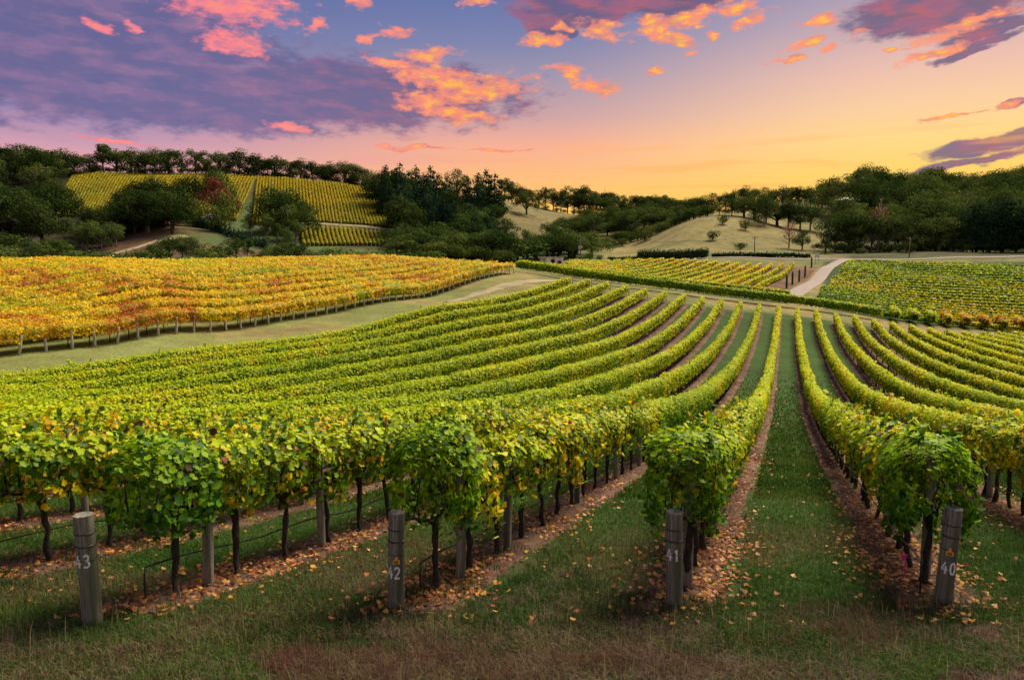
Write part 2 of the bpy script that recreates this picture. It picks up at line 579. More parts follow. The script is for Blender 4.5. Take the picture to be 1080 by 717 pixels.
def ground_mat(name, soil=False):
    def b(nt, out):
        at = nd(nt, 'ShaderNodeVertexColor', layer_name='Col')
        tc = nd(nt, 'ShaderNodeTexCoord')
        n1 = nd(nt, 'ShaderNodeTexNoise', {'Vector': tc.outputs['Object'], 'Scale': 5.0, 'Detail': 8, 'Roughness': .7})
        n2 = nd(nt, 'ShaderNodeTexNoise', {'Vector': tc.outputs['Object'], 'Scale': .35, 'Detail': 6, 'Roughness': .6})
        n3 = nd(nt, 'ShaderNodeTexNoise', {'Vector': tc.outputs['Object'], 'Scale': .045, 'Detail': 7, 'Roughness': .65})
        m1 = nd(nt, 'ShaderNodeMapRange', {0: n1.outputs[0], 1: .25, 2: .75, 3: .55, 4: 1.45})
        m2 = nd(nt, 'ShaderNodeMapRange', {0: n2.outputs[0], 1: .3, 2: .7, 3: .75, 4: 1.25})
        m3 = nd(nt, 'ShaderNodeMapRange', {0: n3.outputs[0], 1: .3, 2: .7, 3: .8, 4: 1.2})
        a = nd(nt, 'ShaderNodeMath', {0: m1.outputs[0], 1: m2.outputs[0]}, operation='MULTIPLY')
        a = nd(nt, 'ShaderNodeMath', {0: a.outputs[0], 1: m3.outputs[0]}, operation='MULTIPLY')
        hs = nd(nt, 'ShaderNodeHueSaturation', {'Color': at.outputs[0], 'Value': a.outputs[0]})
        hm = nd(nt, 'ShaderNodeMapRange', {0: n2.outputs[0], 1: .3, 2: .7, 3: .48, 4: .515})
        nt.links.new(hm.outputs[0], hs.inputs['Hue'])
        bp = nd(nt, 'ShaderNodeBump', {'Height': n1.outputs[0], 'Strength': .6, 'Distance': .05})
        p = nd(nt, 'ShaderNodeBsdfPrincipled', {'Base Color': hs.outputs[0], 'Roughness': .95, 'Specular IOR Level': .05, 'Normal': bp.outputs[0]})
        nt.links.new(p.outputs[0], out.inputs[0])
    return mat(name, b)


M_ground = ground_mat('ground')
M_vine = leaf_mat('vine_leaves', .42, .06, .03)
M_row = leaf_mat('row_leaves', .42, .08, .02)
M_tree = leaf_mat('tree_leaves', .22, .34, .0)
M_grass = leaf_mat('grass_blades', .3, .02, .02)
M_litter = leaf_mat('fallen_leaf', .15, .02, .03)
M_vtrunk = noise_mat('vine_bark', (.012, .009, .008), (.055, .042, .036), 30, (1, 1, .25), bump=1, bdist=.02)
M_bark = noise_mat('tree_bark', (.10, .085, .07), (.33, .29, .24), 3, (1, 1, .3), bump=.6)
M_darkbark = noise_mat('dark_bark', (.03, .024, .02), (.09, .07, .055), 3, (1, 1, .3), bump=.6)
M_post = noise_mat('weathered_post', (.07, .062, .05), (.34, .31, .25), 38, (1, 1, .07), bump=1, c3=(.085, .095, .055), bdist=.01)
M_palepost = noise_mat('pale_post', (.32, .3, .26), (.58, .54, .48), 12, (1, 1, .15), bump=.5)
M_paint = noise_mat('white_paint', (.6, .6, .58), (.85, .84, .8), 60, bump=.2)
M_wire = noise_mat('black_wire', (.012, .012, .013), (.03, .03, .03), 20, rough=.4, spec=.5)
M_line = noise_mat('matt_cable', (.02, .02, .02), (.03, .03, .03), 20, rough=1, spec=0)
M_hose = noise_mat('black_hose', (.012, .012, .012), (.028, .028, .03), 10, rough=.5, spec=.4)
M_tag = noise_mat('amber_tag', (.62, .30, .03), (.75, .40, .05), 40, rough=.45, spec=.4)
M_ink = noise_mat('black_ink', (.01, .01, .01), (.02, .02, .02), 20)
M_pink = noise_mat('pink_tape', (.7, .03, .22), (.8, .05, .3), 40)
M_road = noise_mat('road', (.15, .12, .115), (.25, .205, .19), 2.2, c3=(.19, .145, .12), bump=.3)
M_track = noise_mat('dirt_track', (.19, .145, .08), (.30, .23, .13), 1.2, c3=(.14, .14, .06), bump=.3)
M_greenpost = noise_mat('green_sleeve', (.012, .045, .022), (.03, .08, .04), 6)
M_white = noise_mat('white_board', (.5, .48, .45), (.72, .70, .67), 3)
M_tin = noise_mat('shed_metal', (.62, .6, .6), (.85, .83, .8), 2.5, (4, 4, .4), c3=(.45, .36, .34))
M_dark = noise_mat('dark_opening', (.012, .012, .014), (.03, .03, .035), 3)
M_redroof = noise_mat('red_roof', (.22, .07, .045), (.34, .13, .09), 2.5)
M_brick = noise_mat('warm_wall', (.28, .17, .13), (.4, .27, .2), 3)
M_pole = noise_mat('pole_wood', (.12, .095, .07), (.26, .2, .15), 5, (1, 1, .1))
M_silver = noise_mat('grey_metal', (.25, .25, .27), (.42, .42, .44), 4, rough=.5, spec=.5)

# ------------------------------------------------------------------ vineyard survey: rows of the green block
U = np.array([bear(830), 1.0])                   # row heading, per metre of distance
DX = 2.60                                        # row spacing measured across the view
X41 = bear(711, 640) * 6.9


def rowx(k, Y):                                  # k = rows to the left of the row of post 41
    return X41 - DX * k + U[0] * (np.asarray(Y, float) - 6.9)


ROWS = list(range(-15, 12))
ROW_END = {k: 99.0 + (0.0 if k > -8 else 0.8 * (-8 - k)) for k in ROWS}


def dist_to_row(x, y):
    kk = (X41 + U[0] * (y - 6.9) - x) / DX
    k = np.clip(np.round(kk), -15, 11)
    return np.abs(kk - k) * DX * 0.935, k


# ------------------------------------------------------------------ ground sheet
def build_ground():
    th_out = np.radians(np.r_[np.arange(-180, -48, 3.0)])
    th_all = np.r_[th_out, TH, -th_out[::-1][:-1]]
    nT, nR = len(th_all), len(LR)
    T, Rr = np.meshgrid(th_all, LR)
    X = np.exp(Rr) * np.sin(T); Y = np.exp(Rr) * np.cos(T)
    Z = H(X, Y)
    V = np.c_[X.ravel(), Y.ravel(), Z.ravel()]
    a = np.arange(nR - 1)[:, None] * nT + np.arange(nT - 1)[None]
    q = np.stack([a, a + 1, a + nT + 1, a + nT], -1).reshape(-1, 4)
    b = np.arange(nR - 1) * nT
    q2 = np.stack([b + nT - 1, b, b + nT, b + nT + nT - 1], -1)
    V = np.r_[V, [[0, 0, hz(0, 0.5)]]]
    fan = np.stack([np.full(nT, len(V) - 1), (np.arange(nT) + 1) % nT, np.arange(nT)], -1)
    # real ground cover by zone
    x, y = V[:, 0], V[:, 1]
    px = CX + F * x / np.maximum(y, .3)
    n1 = fbm(x * .12, y * .12, seed=11); n2 = fbm(x * .6, y * .6, seed=12); n3 = fbm(x * .02, y * .02, seed=13)
    col = np.zeros((len(V), 3))
    green = np.array([.05, .08, .02]); lush = np.array([.030, .060, .014]); dry = np.array([.20, .155, .065]); brown = np.array([.085, .052, .032]); straw = np.array([.30, .225, .105]); olive = np.array([.10, .11, .035])
    forest = np.array([.035, .032, .018])

    def mixc(a, b, t):
        t = np.clip(t, 0, 1)[:, None]
        return a * (1 - t) + b * t
    col[:] = lush
    col = mixc(col, brown * .6, (n2 - .5) * 3 * (y < 12) + np.clip((n1 - .45) * 3, 0, .5) * (y < 6.8))
    # soft-edged zones of ground cover
    w1 = fbm(x * .05 + 9, y * .05, seed=14, o=3) - .5
    pxn = px + w1 * 30
    yn = y * (1 + w1 * .06)

    def sm(v, lo, hi):
        t = np.clip((v - lo) / (hi - lo), 0, 1)
        return t * t * (3 - 2 * t)

    def zone(wt, c):
        nonlocal col
        col = col * (1 - wt[:, None]) + c * wt[:, None]
    N_ = len(V)

    def blend(a, b, t):
        return mixc(np.tile(a, (N_, 1)), b, t)
    zone(sm(rowx(11.55, y) - x, 0, .8) * sm(y, 22, 27), blend(np.array([.135, .15, .050]), dry * 1.0, (n1 - .48) * 3 + (n2 - .5)))
    zone(sm(yn, 100.5, 103) * sm(pxn, 545, 560), blend(np.array([.11, .12, .045]), dry, (n1 - .4) * 3))
    rx_ = np.interp(y, [127, 138, 154, 174, 197, 211], [836, 846, 857, 868, 879, 893])
    zone(sm(yn, 124, 127) * (1 - sm(y, 186, 189)) * sm(px, 585, 595) * (1 - sm(px - rx_, -14, -9)), blend(np.array([.13, .075, .045]), brown, (n1 - .4) * 3))
    zone(sm(yn, 113, 118) * (1 - sm(y, 204, 207)) * sm(px, 862, 872), np.tile(np.array([.028, .05, .014]), (N_, 1)))
    zone(sm(y, 206, 212), blend(np.array([.07, .095, .03]), dry * .7, (n3 - .5) * 3))
    zone(sm(y, 206, 215) * (1 - sm(pxn, 330, 360)), blend(np.array([.06, .085, .03]), brown * 1.1, (n3 - .52) * 6))
    zone(sm(yn, 228, 246) * sm(pxn, 628, 650) * (1 - sm(pxn, 870, 895)), blend(np.array([.165, .14, .055]), np.array([.085, .10, .032]), (n1 - .45) * 3 + (n3 - .5) * 3))
    zone(sm(yn, 350, 375) * sm(pxn, 470, 490) * (1 - sm(pxn, 640, 660)), blend(np.array([.14, .12, .05]), brown * 1.2, (n3 - .45) * 4 + (n1 - .5) * 2))
    zone(sm(y, 212, 225) * sm(pxn, 885, 900), blend(forest * 1.2, np.array([.05, .065, .02]), (n1 - .4) * 3))
    zone(sm(y, 222, 240) * (1 - sm(pxn, 85, 115)), np.tile(forest, (N_, 1)))
    zone(sm(yn, 280, 300) * sm(pxn, 355, 375) * (1 - sm(pxn, 470, 490)), np.tile(forest, (N_, 1)))
    o = mesh_np('ground', V, [q, q2, fan], M_ground, color=col, smooth=True)
    tag(o, kind='structure')


build_ground()


def strip_mesh(name, pts, hw, m, lift=.02, colors=None, nw=5, label=None, kind='structure', jit=.12):
    """flat strip draped on the ground along pts (n,2)"""
    pts = np.asarray(pts, float)
    d = np.gradient(pts, axis=0); d /= np.linalg.norm(d, axis=1)[:, None]
    s = np.c_[d[:, 1], -d[:, 0]]
    w = np.linspace(-1, 1, nw)
    hwv = (np.asarray(hw) + np.zeros(len(pts)))
    j = 1 + jit * (fbm(pts[:, 0] * 1.3, pts[:, 1] * 1.3, seed=3) - .5) * 4
    P = pts[:, None] + s[:, None] * (w[None, :, None] * (hwv * j)[:, None, None])
    Z = H(P[..., 0], P[..., 1]) + lift + .0006 * P[..., 1]
    Z[:, 0] -= lift + .03; Z[:, -1] -= lift + .03
    V = np.c_[P.reshape(-1, 2), Z.ravel()]
    n = len(pts)
    a = np.arange(n - 1)[:, None] * nw + np.arange(nw - 1)[None]
    q = np.stack([a, a + 1, a + nw + 1, a + nw], -1).reshape(-1, 4)
    colr = None
    if colors is not None:
        t = vn(V[:, 0] * 2, V[:, 1] * 2, seed=8)[:, None]
        colr = colors[0] * (1 - t) + colors[1] * t
    o = mesh_np(name, V, [q], m, color=colr, smooth=True)
    return tag(o, label, kind=kind)


# bare soil and leaf litter beds beneath the rows
for k in ROWS:
    y0 = 6.7 if -3 <= k <= 2 else 7.5
    ys = np.concatenate([np.arange(y0, 40, .3), np.arange(40, ROW_END[k] + 1, .7)])
    pts = np.c_[rowx(k, ys), ys]
    keep = np.abs(pts[:, 0] / pts[:, 1]) < 1.05
    strip_mesh('soil_bed', pts[keep], .50 + .06 * (k % 2), M_ground, lift=.012, colors=(np.array([.07, .042, .032]), np.array([.14, .085, .062])))


# ------------------------------------------------------------------ leaves
QUAD = (np.array([[-.5, 0, 0], [0, -.42, .06], [.5, 0, 0], [0, .42, .06]]), [np.array([[0, 1, 2, 3]])])
_rim = []
for i, (a, r) in enumerate([(90, .58), (64, .43), (38, .54), (8, .42), (-26, .50), (-62, .42), (-90, .20), (-118, .42), (-154, .50), (172, .42), (142, .54), (116, .43)]):
    _rim.append((r * math.cos(R(a)), r * math.sin(R(a)), .09 if r > .45 else .0))
LOBED = (np.array([(0, 0, -.04)] + _rim), [np.array([[0, i + 1, (i + 1) % 12 + 1] for i in range(12)])])
_r6 = [(.5 * math.cos(R(a)) * (1 if i % 2 else .7), .55 * math.sin(R(a)) * (1 if i % 2 else .7), .07 * (i % 2)) for i, a in enumerate(range(0, 360, 60))]
HEXA = (np.array(_r6), [np.array([[0, 1, 2, 3], [0, 3, 4, 5]])])


def leaf_geo(P, Nrm, size, tmpl):
    """returns verts, [faces], owner index per vert"""
    n = len(P)
    tv, tf = tmpl
    Nrm = Nrm / np.linalg.norm(Nrm, axis=1)[:, None]
    r = rng.normal(size=(n, 3))
    A = np.cross(Nrm, r); A /= np.linalg.norm(A, axis=1)[:, None]
    B = np.cross(Nrm, A)
    size = np.broadcast_to(size, (n,))[:, None, None]
    V = P[:, None] + size * (A[:, None] * tv[None, :, 0:1] + B[:, None] * tv[None, :, 1:2] + Nrm[:, None] * tv[None, :, 2:3])
    m = len(tv)
    off = (np.arange(n) * m)[:, None, None]
    fs = [(f[None] + off).reshape(-1, f.shape[1]) for f in tf]
    return V.reshape(-1, 3), fs, np.repeat(np.arange(n), m)


LIME = np.array([.36, .46, .008]); GREEN = np.array([.10, .215, .010]); DEEP = np.array([.045, .12, .016]); YEL = np.array([.70, .50, .012]); AMBER = np.array([.62, .30, .02]); RED = np.array([.38, .05, .03]); OLIV = np.array([.20, .22, .02])


def pick(t, cols):
    """t in 0..1 -> colours"""
    n = len(cols) - 1
    a = np.clip(t, 0, .9999) * n
    i = a.astype(int); u = (a - i)[:, None]
    cols = np.array(cols)
    return cols[i] * (1 - u) + cols[i + 1] * u


def canopy(px_, py_, pz_, hw, z0, z1, lsize, cover, colfun, tmpl, seed=0, bump=.25, bfreq=.9, core=.72, endround=True, corecol=None, droop=0.0, per=None, scallop=False, shoots=0):
    """foliage along a path on the ground; arrays px_,py_,pz_ give the path. lsize(d) = leaf size at distance d."""
    x, y, z = map(np.asarray, (px_, py_, pz_))
    seg = np.hypot(np.diff(x), np.diff(y)); S = np.r_[0, np.cumsum(seg)]
    Ltot = S[-1]
    perim = 2 * (z1 - z0) + 2 * hw
    L = lsize(np.hypot(x, y))
    dens = cover * perim / (L * L * .55)
    cdf = np.r_[0, np.cumsum((dens[1:] + dens[:-1]) / 2 * seg)]
    n = int(cdf[-1])
    if n < 8:
        return None
    u = rng.random(n) * cdf[-1]
    s = np.interp(u, cdf, S)
    bx, by, bz = np.interp(s, S, x), np.interp(s, S, y), np.interp(s, S, z)
    tx, ty = np.interp(s, S, np.gradient(x, S)), np.interp(s, S, np.gradient(y, S))
    tn = np.hypot(tx, ty); tx /= tn; ty /= tn
    phi = rng.random(n) * R(300) - R(60)
    cz, hh = (z0 + z1) / 2, (z1 - z0) / 2

    def shape(phi, s, bx, by):
        c, sn = np.cos(phi), np.sin(phi)
        ex = np.sign(c) * np.abs(c) ** .7; ez = np.sign(sn) * np.abs(sn) ** .75
        nz = 1 + bump * 2 * (fbm(s * bfreq, phi * .9 + 7, seed=seed, o=3) - .5)
        if per:
            nz = nz * (1 - .16 + .32 * np.abs(np.cos(np.pi * s / per)) ** .7)
        if endround:
            e = np.minimum(s, Ltot - s)
            nz = nz * np.sqrt(np.clip(1 - (1 - np.clip(e / .5, 0, 1)) ** 2, .12, 1))
        if scallop:
            e = np.minimum(s, Ltot - s)
            nz = nz * np.where(sn < .15, np.clip(.38 + e / (Ltot * .5) * .85, .3, 1.08), 1)
        return ex * hw * nz, ez * hh * nz, nz
    ex, ez, nz = shape(phi, s, bx, by)
    d = 1.04 - np.abs(rng.normal(size=n)) * .16 + (rng.random(n) < .05) * rng.random(n) * .25
    low = (phi < 0) | (phi > math.pi)
    dz = ez * d - low * droop * rng.random(n) ** 3
    P = np.c_[bx + ty * ex * d, by - tx * ex * d, bz + cz + dz]
    P += rng.normal(size=P.shape) * (lsize(np.hypot(bx, by)) * .25)[:, None]
    if shoots:
        q = 0
        for _ in range(shoots):
            m_ = int(rng.integers(4, 9))
            if q + m_ > n:
                break
            s0 = rng.random() * Ltot
            side = np.clip(rng.normal(), -1, 1) * hw * .55
            b0 = np.array([np.interp(s0, S, x), np.interp(s0, S, y), np.interp(s0, S, z)])
            up = rng.random() < .6
            tl = np.linspace(0, 1, m_)
            ln = rng.uniform(.12, .30)
            dirx, diry = rng.normal(size=2) * .28
            zz0 = z1 - .04 if up else z0 + .12
            P[q:q + m_] = np.c_[b0[0] + side + tl * dirx * ln, b0[1] + tl * diry * ln, b0[2] + zz0 + (1 if up else -1) * tl * ln]
            q += m_
    N = np.c_[ty * ex / hw, -tx * ex / hw, ez / hh + .30] + rng.normal(size=(n, 3)) * .42
    sz = lsize(np.hypot(bx, by)) * (.7 + .65 * rng.random(n))
    hrel = np.clip((cz + dz - z0) / (z1 - z0), 0, 1)
    colr = colfun(P, hrel, s, n)
    V, fs, own = leaf_geo(P, N, sz, tmpl)
    Cc = colr[own]
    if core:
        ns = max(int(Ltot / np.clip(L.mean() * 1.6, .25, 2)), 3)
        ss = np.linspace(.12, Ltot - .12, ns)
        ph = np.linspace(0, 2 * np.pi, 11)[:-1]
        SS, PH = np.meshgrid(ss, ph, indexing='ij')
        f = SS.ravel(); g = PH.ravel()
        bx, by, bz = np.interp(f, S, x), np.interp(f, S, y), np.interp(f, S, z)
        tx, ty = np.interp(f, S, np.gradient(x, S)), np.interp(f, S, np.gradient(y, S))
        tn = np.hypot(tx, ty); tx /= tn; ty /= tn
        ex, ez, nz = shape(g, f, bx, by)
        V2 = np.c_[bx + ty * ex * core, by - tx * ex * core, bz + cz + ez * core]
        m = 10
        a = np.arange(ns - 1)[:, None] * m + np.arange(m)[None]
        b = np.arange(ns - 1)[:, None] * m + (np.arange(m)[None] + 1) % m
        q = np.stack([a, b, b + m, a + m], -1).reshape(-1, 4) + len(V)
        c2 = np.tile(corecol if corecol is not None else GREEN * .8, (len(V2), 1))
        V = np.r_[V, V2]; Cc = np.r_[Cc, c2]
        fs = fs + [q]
    return V, fs, Cc


def green_colour(yellowness, k):
    def f(P, h, s, n):
        big = fbm(P[:, 0] * .18, P[:, 1] * .18, seed=40 + k, o=2)
        loc = fbm(P[:, 0] * 1.1, P[:, 1] * 1.1, P[:, 2] * 1.1, seed=60 + k, o=2)
        t = .52 + (h - .55) * .75 + (big - .5) * .6 + (loc - .5) * .45 + rng.normal(size=n) * .09  # limer tops, darker greens lower: top light and side shade put into leaf colour
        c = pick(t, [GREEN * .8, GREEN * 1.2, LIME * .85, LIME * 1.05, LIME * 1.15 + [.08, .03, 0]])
        yy = yellowness * .8 + (loc - .5) * 1.0 + (big - .5) * .9 - (h - .45) * .35
        m = (rng.random(n) < np.clip(yy * 1.2, 0.02, .8))[:, None]
        yc = pick(rng.random(n) ** 1.5, [LIME * 1.15 + [.12, .03, 0], YEL * .8, YEL, AMBER * .8])
        return np.where(m, yc, c) * (.82 + .36 * rng.random(n))[:, None]
    return f


def near_colour(yellowness, k):
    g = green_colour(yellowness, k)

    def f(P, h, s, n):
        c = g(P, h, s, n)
        if yellowness > 0:
            m = rng.random(n) < np.clip((.62 - h) * 1.1 * (.25 + yellowness * 2.0), 0, .75) * np.clip(vn(P[:, 0] * 2.2, P[:, 1] * 2.2, P[:, 2] * 2.2, seed=77) * 2.6 - .6, 0, 1)
            c[m] = pick(rng.random(m.sum()), [LIME + [.1, .02, 0], YEL, YEL, AMBER])
        m = rng.random(n) < .24
        c[m] = pick(rng.random(m.sum()), [DEEP * 1.1, GREEN * .8])
        m = rng.random(n) < .035
        c[m] = pick(rng.random(m.sum()), [np.array([.10, .035, .02]), np.array([.22, .08, .03])])
        return c * (np.array([.55, .74, .8]) if yellowness < 0 else 1.0)
    return f


def near_leaf(d):
    return np.clip(.0088 * d, .059, .085) + 0 * d


def row_leaf(d):
    return np.maximum(.082, .0025 * d)


# ------------------------------------------------------------------ near vines, one by one
def trunk_mesh(seed):
    r = random.Random(seed)
    mb = MB()
    h = .78
    pts, rad = [], []
    ox, oy = 0, 0
    for i in range(9):
        t = i / 8
        ox += r.uniform(-.026, .026); oy += r.uniform(-.026, .026)
        pts.append((ox, oy, -.06 + t * (h + .06)))
        rad.append(.031 * (1.25 - .35 * t) * r.uniform(.72, 1.35) + (.014 if i in (0, 8, 7) else 0))
    mb.tube(pts, rad, 8)
    tp = Vector(pts[-1])
    for sgn in (-1, 1):
        p = [tp + Vector((0, 0, -.05))]
        for j in range(1, 5):
            p.append(tp + Vector((r.uniform(-.03, .03) + .38 * sgn * .1 * j, sgn * .11 * j, .03 * j + r.uniform(-.015, .02))))
        mb.tube(p, [.034, .027, .022, .017, .012], 6)
        for j in (2, 3, 4):
            q = p[j]
            mb.tube([q, q + Vector((r.uniform(-.08, .08), r.uniform(-.05, .05), .25)), q + Vector((r.uniform(-.16, .16), r.uniform(-.1, .1), .62))], [.009, .007, .004], 4)
    return mb


NUMWORD = {0: 'post 41', 1: 'post 42', 2: 'post 43', -1: 'post 40'}
ROWNAME = {3: 'the row left of post 43', 4: 'the second row left of post 43', 5: 'the third row left of post 43', -2: 'the row right of post 40', -3: 'the second row right of post 40', -4: 'the third row right of post 40'}
trunk_protos = [trunk_mesh(s).build('trunk', M_vtrunk, smooth=True) for s in range(6)]
trunk_used = set()
far_trunk_me = None
NEAR_END = {k: 18.5 for k in range(-3, 5)}
near_start = {-1: 7.55, 0: 7.55, 1: 7.45, 2: 7.2, 3: 6.8, 4: 7.4, -2: 8.0, -3: 10.6}
VSP = .80     # vine spacing in distance
rowang = math.atan2(-U[0], 1)
near_limit = {}


def nrow(k):
    return ('the row of ' + NUMWORD[k]) if k in NUMWORD else ROWNAME[k]


for k in range(-3, 5):
    Y = near_start[k]
    i = 0
    yend = 18.5 if k in (-1, 0, 1, 2) else 15.5
    rr = random.Random(100 + k)
    while Y < yend:
        y0, y1 = Y - VSP / 2, Y + VSP / 2
        first = i == 0
        if first and -1 <= k <= 2:
            y0 -= .12
        yy = np.linspace(y0 - .07, y1 + .07, 6)
        xx = rowx(k, yy) + rr.uniform(-.03, .03)
        X, Yv = float(rowx(k, Y)), Y
        Z = hz(X, Yv)
        hw = .33 + rr.uniform(-.06, .06) + (.10 if first and -1 <= k <= 2 else 0)
        z1 = 1.53 + rr.uniform(-.08, .08) + (.17 if first and -1 <= k <= 2 else 0)
        z0 = .74 + rr.uniform(-.10, .16) - (.06 if first else 0)
        yel = {2: .16, 1: .12, 0: .14, -1: .16, 3: .5, 4: .3, -2: .5, -3: .4}[k] + rr.uniform(-.12, .16)
        if first and -1 <= k <= 2:
            yel = -.25
        zz = H(xx, yy) + (H(np.array([X]), np.array([Yv]))[0] * 0)
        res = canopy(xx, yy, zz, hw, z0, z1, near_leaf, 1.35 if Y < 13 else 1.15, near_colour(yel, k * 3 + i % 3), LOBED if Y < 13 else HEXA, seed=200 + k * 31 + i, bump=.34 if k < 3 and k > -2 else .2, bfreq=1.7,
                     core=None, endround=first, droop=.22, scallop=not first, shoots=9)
        root = empty('grapevine', (X, Yv, Z), rowang)
        V, fs, cc = res
        ca, sa = math.cos(-rowang), math.sin(-rowang)
        Vl = V - [X, Yv, Z]
        Vl = np.c_[Vl[:, 0] * ca - Vl[:, 1] * sa, Vl[:, 0] * sa + Vl[:, 1] * ca, Vl[:, 2]]
        mesh_np('crown', Vl, fs, M_vine, root, color=cc)
        ti = rr.randrange(6)
        if ti not in trunk_used:
            t = trunk_protos[ti]; trunk_used.add(ti)
        else:
            t = trunk_protos[ti].copy(); C.objects.link(t)
        t.parent = root
        t.location = (rr.uniform(-.02, .02), 0, 0)
        t.rotation_euler = (rr.uniform(-.08, .08), rr.uniform(-.07, .07), rr.choice((0, math.pi)) + rr.uniform(-.3, .3))
        t.scale = (1, 1, 1.0 + rr.uniform(0, .12))
        word = 'leafy dark green' if yel < 0 else ('golden' if yel > .42 else ('yellowing' if yel > .2 else 'green'))
        if first and -1 <= k <= 2:
            lab = f'bushy dark green end grapevine standing right behind {NUMWORD[k]}'
        else:
            lab = f'{word} grapevine on dark gnarled trunk, {nth(i)} along {nrow(k)}'
        tag(root, lab, 'grapevine', 'grapevines at the near end of the green rows')
        near_limit[k] = y1
        Y += VSP
        i += 1
for i, t in enumerate(trunk_protos):
    if i not in trunk_used:
        bpy.data.objects.remove(t)

# ------------------------------------------------------------------ vine rows behind
ft = MB(); ft.tube([(0, 0, -.1), (.02, .01, .4), (0, 0, .95)], [.045, .035, .03], 5)
ft_ob = ft.build('trunk', M_vtrunk); ft_used = False
fp = MB(); fp.tube([(0, 0, -.1), (0, 0, 1.5)], .05, 6)
fp_ob = fp.build('trellis_post', M_post); fp_used = False


def row_label(k):
    if k in NUMWORD:
        return f'long green vine row running uphill behind {NUMWORD[k]}'
    if k > 2:
        return f'long green vine row, {nth(k - 3)} row to the left of the row of post 43'
    return f'long yellow green vine row, {nth(-k - 2)} row to the right of the row of post 40'


for k in ROWS:
    ys = near_limit.get(k, None)
    if ys is None:
        # starts beside the frame
        if k > 0:
            ys = max(7.2, (X41 - DX * k - U[0] * 6.9) / (-1.05 - U[0]))
        else:
            ys = max(7.2, (X41 - DX * k - U[0] * 6.9) / (1.05 - U[0]))
    y = np.arange(ys, ROW_END[k], .4)
    x = rowx(k, y) + (vn(y * .2, y * 0 + k, seed=2) - .5) * .12
    z = H(x, y)
    rs = 1.0
    yel = .10 if k > 2 else (.22 if k > -1 else .30)

    def cf(P, h, s, n, k=k, yel=yel):
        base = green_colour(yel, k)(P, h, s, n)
        g = np.clip((P[:, 1] - 30) / 60, 0, 1)[:, None] * .55
        lime = np.array([.60, .56, .010]) * (.85 + .3 * rng.random(n))[:, None]
        return base * (1 - g) + lime * g
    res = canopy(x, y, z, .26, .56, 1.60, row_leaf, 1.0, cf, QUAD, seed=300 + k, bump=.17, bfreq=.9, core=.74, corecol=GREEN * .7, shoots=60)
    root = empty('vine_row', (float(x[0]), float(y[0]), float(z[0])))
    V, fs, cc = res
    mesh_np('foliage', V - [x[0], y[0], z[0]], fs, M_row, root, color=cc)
    tag(root, row_label(k), 'vine row', 'long vine rows of the green block')
    if -9 <= k <= 7:
        Y = ys + .4
        c = 0
        while Y < (66 if k < 4 else 40) and c < 60:
            if not ft_used:
                t = ft_ob; ft_used = True
            else:
                t = ft_ob.copy(); C.objects.link(t)
            t.parent = root
            X = float(rowx(k, Y))
            t.location = (X - x[0], Y - y[0], hz(X, Y) - z[0])
            t.rotation_euler = (0, 0, Y * 7)
            Y += .85; c += 1
        Y = ys + 1.5
        while Y < 97:
            if not fp_used:
                t = fp_ob; fp_used = True
            else:
                t = fp_ob.copy(); C.objects.link(t)
            t.parent = root
            X = float(rowx(k, Y))
            t.location = (X - x[0], Y - y[0], hz(X, Y) - z[0])
            Y += 4.4


# ------------------------------------------------------------------ end posts with numbers
STROKES = {
    '0': [[(.5 + .34 * math.cos(a), .5 + .5 * math.sin(a)) for a in np.linspace(0, 2 * math.pi, 17)]],
    '1': [[(.25, .78), (.5, 1), (.5, 0)]],
    '2': [[(.12, .78), (.25, .97), (.55, 1), (.78, .82), (.7, .55), (.35, .25), (.12, .02), (.85, .04)]],
    '3': [[(.15, .9), (.45, 1), (.75, .85), (.68, .6), (.4, .53), (.72, .45), (.82, .2), (.5, 0), (.12, .1)]],
    '4': [[(.55, 1), (.08, .36), (.9, .36)], [(.66, .7), (.62, 0)]],
}


def wrap_strokes(text, cx, cz, h, rad, width, face=-math.pi / 2, depth=.003):
    """brush strokes laid round a post of the given radius"""
    mb = MB()
    w = h * .62
    tot = w * len(text)
    for i, ch in enumerate(text):
        for st in STROKES[ch]:
            pts = [np.array(p) for p in st]
            fine = []
            for a, b in zip(pts[:-1], pts[1:]):
                for t in np.linspace(0, 1, 4)[:-1]:
                    fine.append(a * (1 - t) + b * t)
            fine.append(pts[-1])
            for r_ in (0,):
                v, f = [], []
                fine2 = [np.array(((p[0] * w * .9 + i * w - tot / 2 + cx), p[1] * h + cz)) for p in fine]
                for j, p in enumerate(fine2):
                    d = fine2[min(j + 1, len(fine2) - 1)] - fine2[max(j - 1, 0)]
                    d = d / (np.linalg.norm(d) + 1e-9)
                    nn = np.array((-d[1], d[0]))
                    ww = width * (.85 + .3 * ((j * 37) % 7) / 7)
                    for q, rr_ in ((p + nn * ww / 2, rad + depth), (p - nn * ww / 2, rad + depth), (p + nn * ww / 2, rad - .004), (p - nn * ww / 2, rad - .004)):
                        an = face + q[0] / rad
                        v.append((math.cos(an) * rr_, math.sin(an) * rr_, q[1]))
                for j in range(len(fine2) - 1):
                    a = j * 4; b = a + 4
                    f += [(a, a + 1, b + 1, b), (a, b, b + 2, a + 2), (a + 1, a + 3, b + 3, b + 1)]
                f += [(0, 2, 3, 1), (len(v) - 4, len(v) - 3, len(v) - 1, len(v) - 2)]
                mb.add(v, f)
    return mb


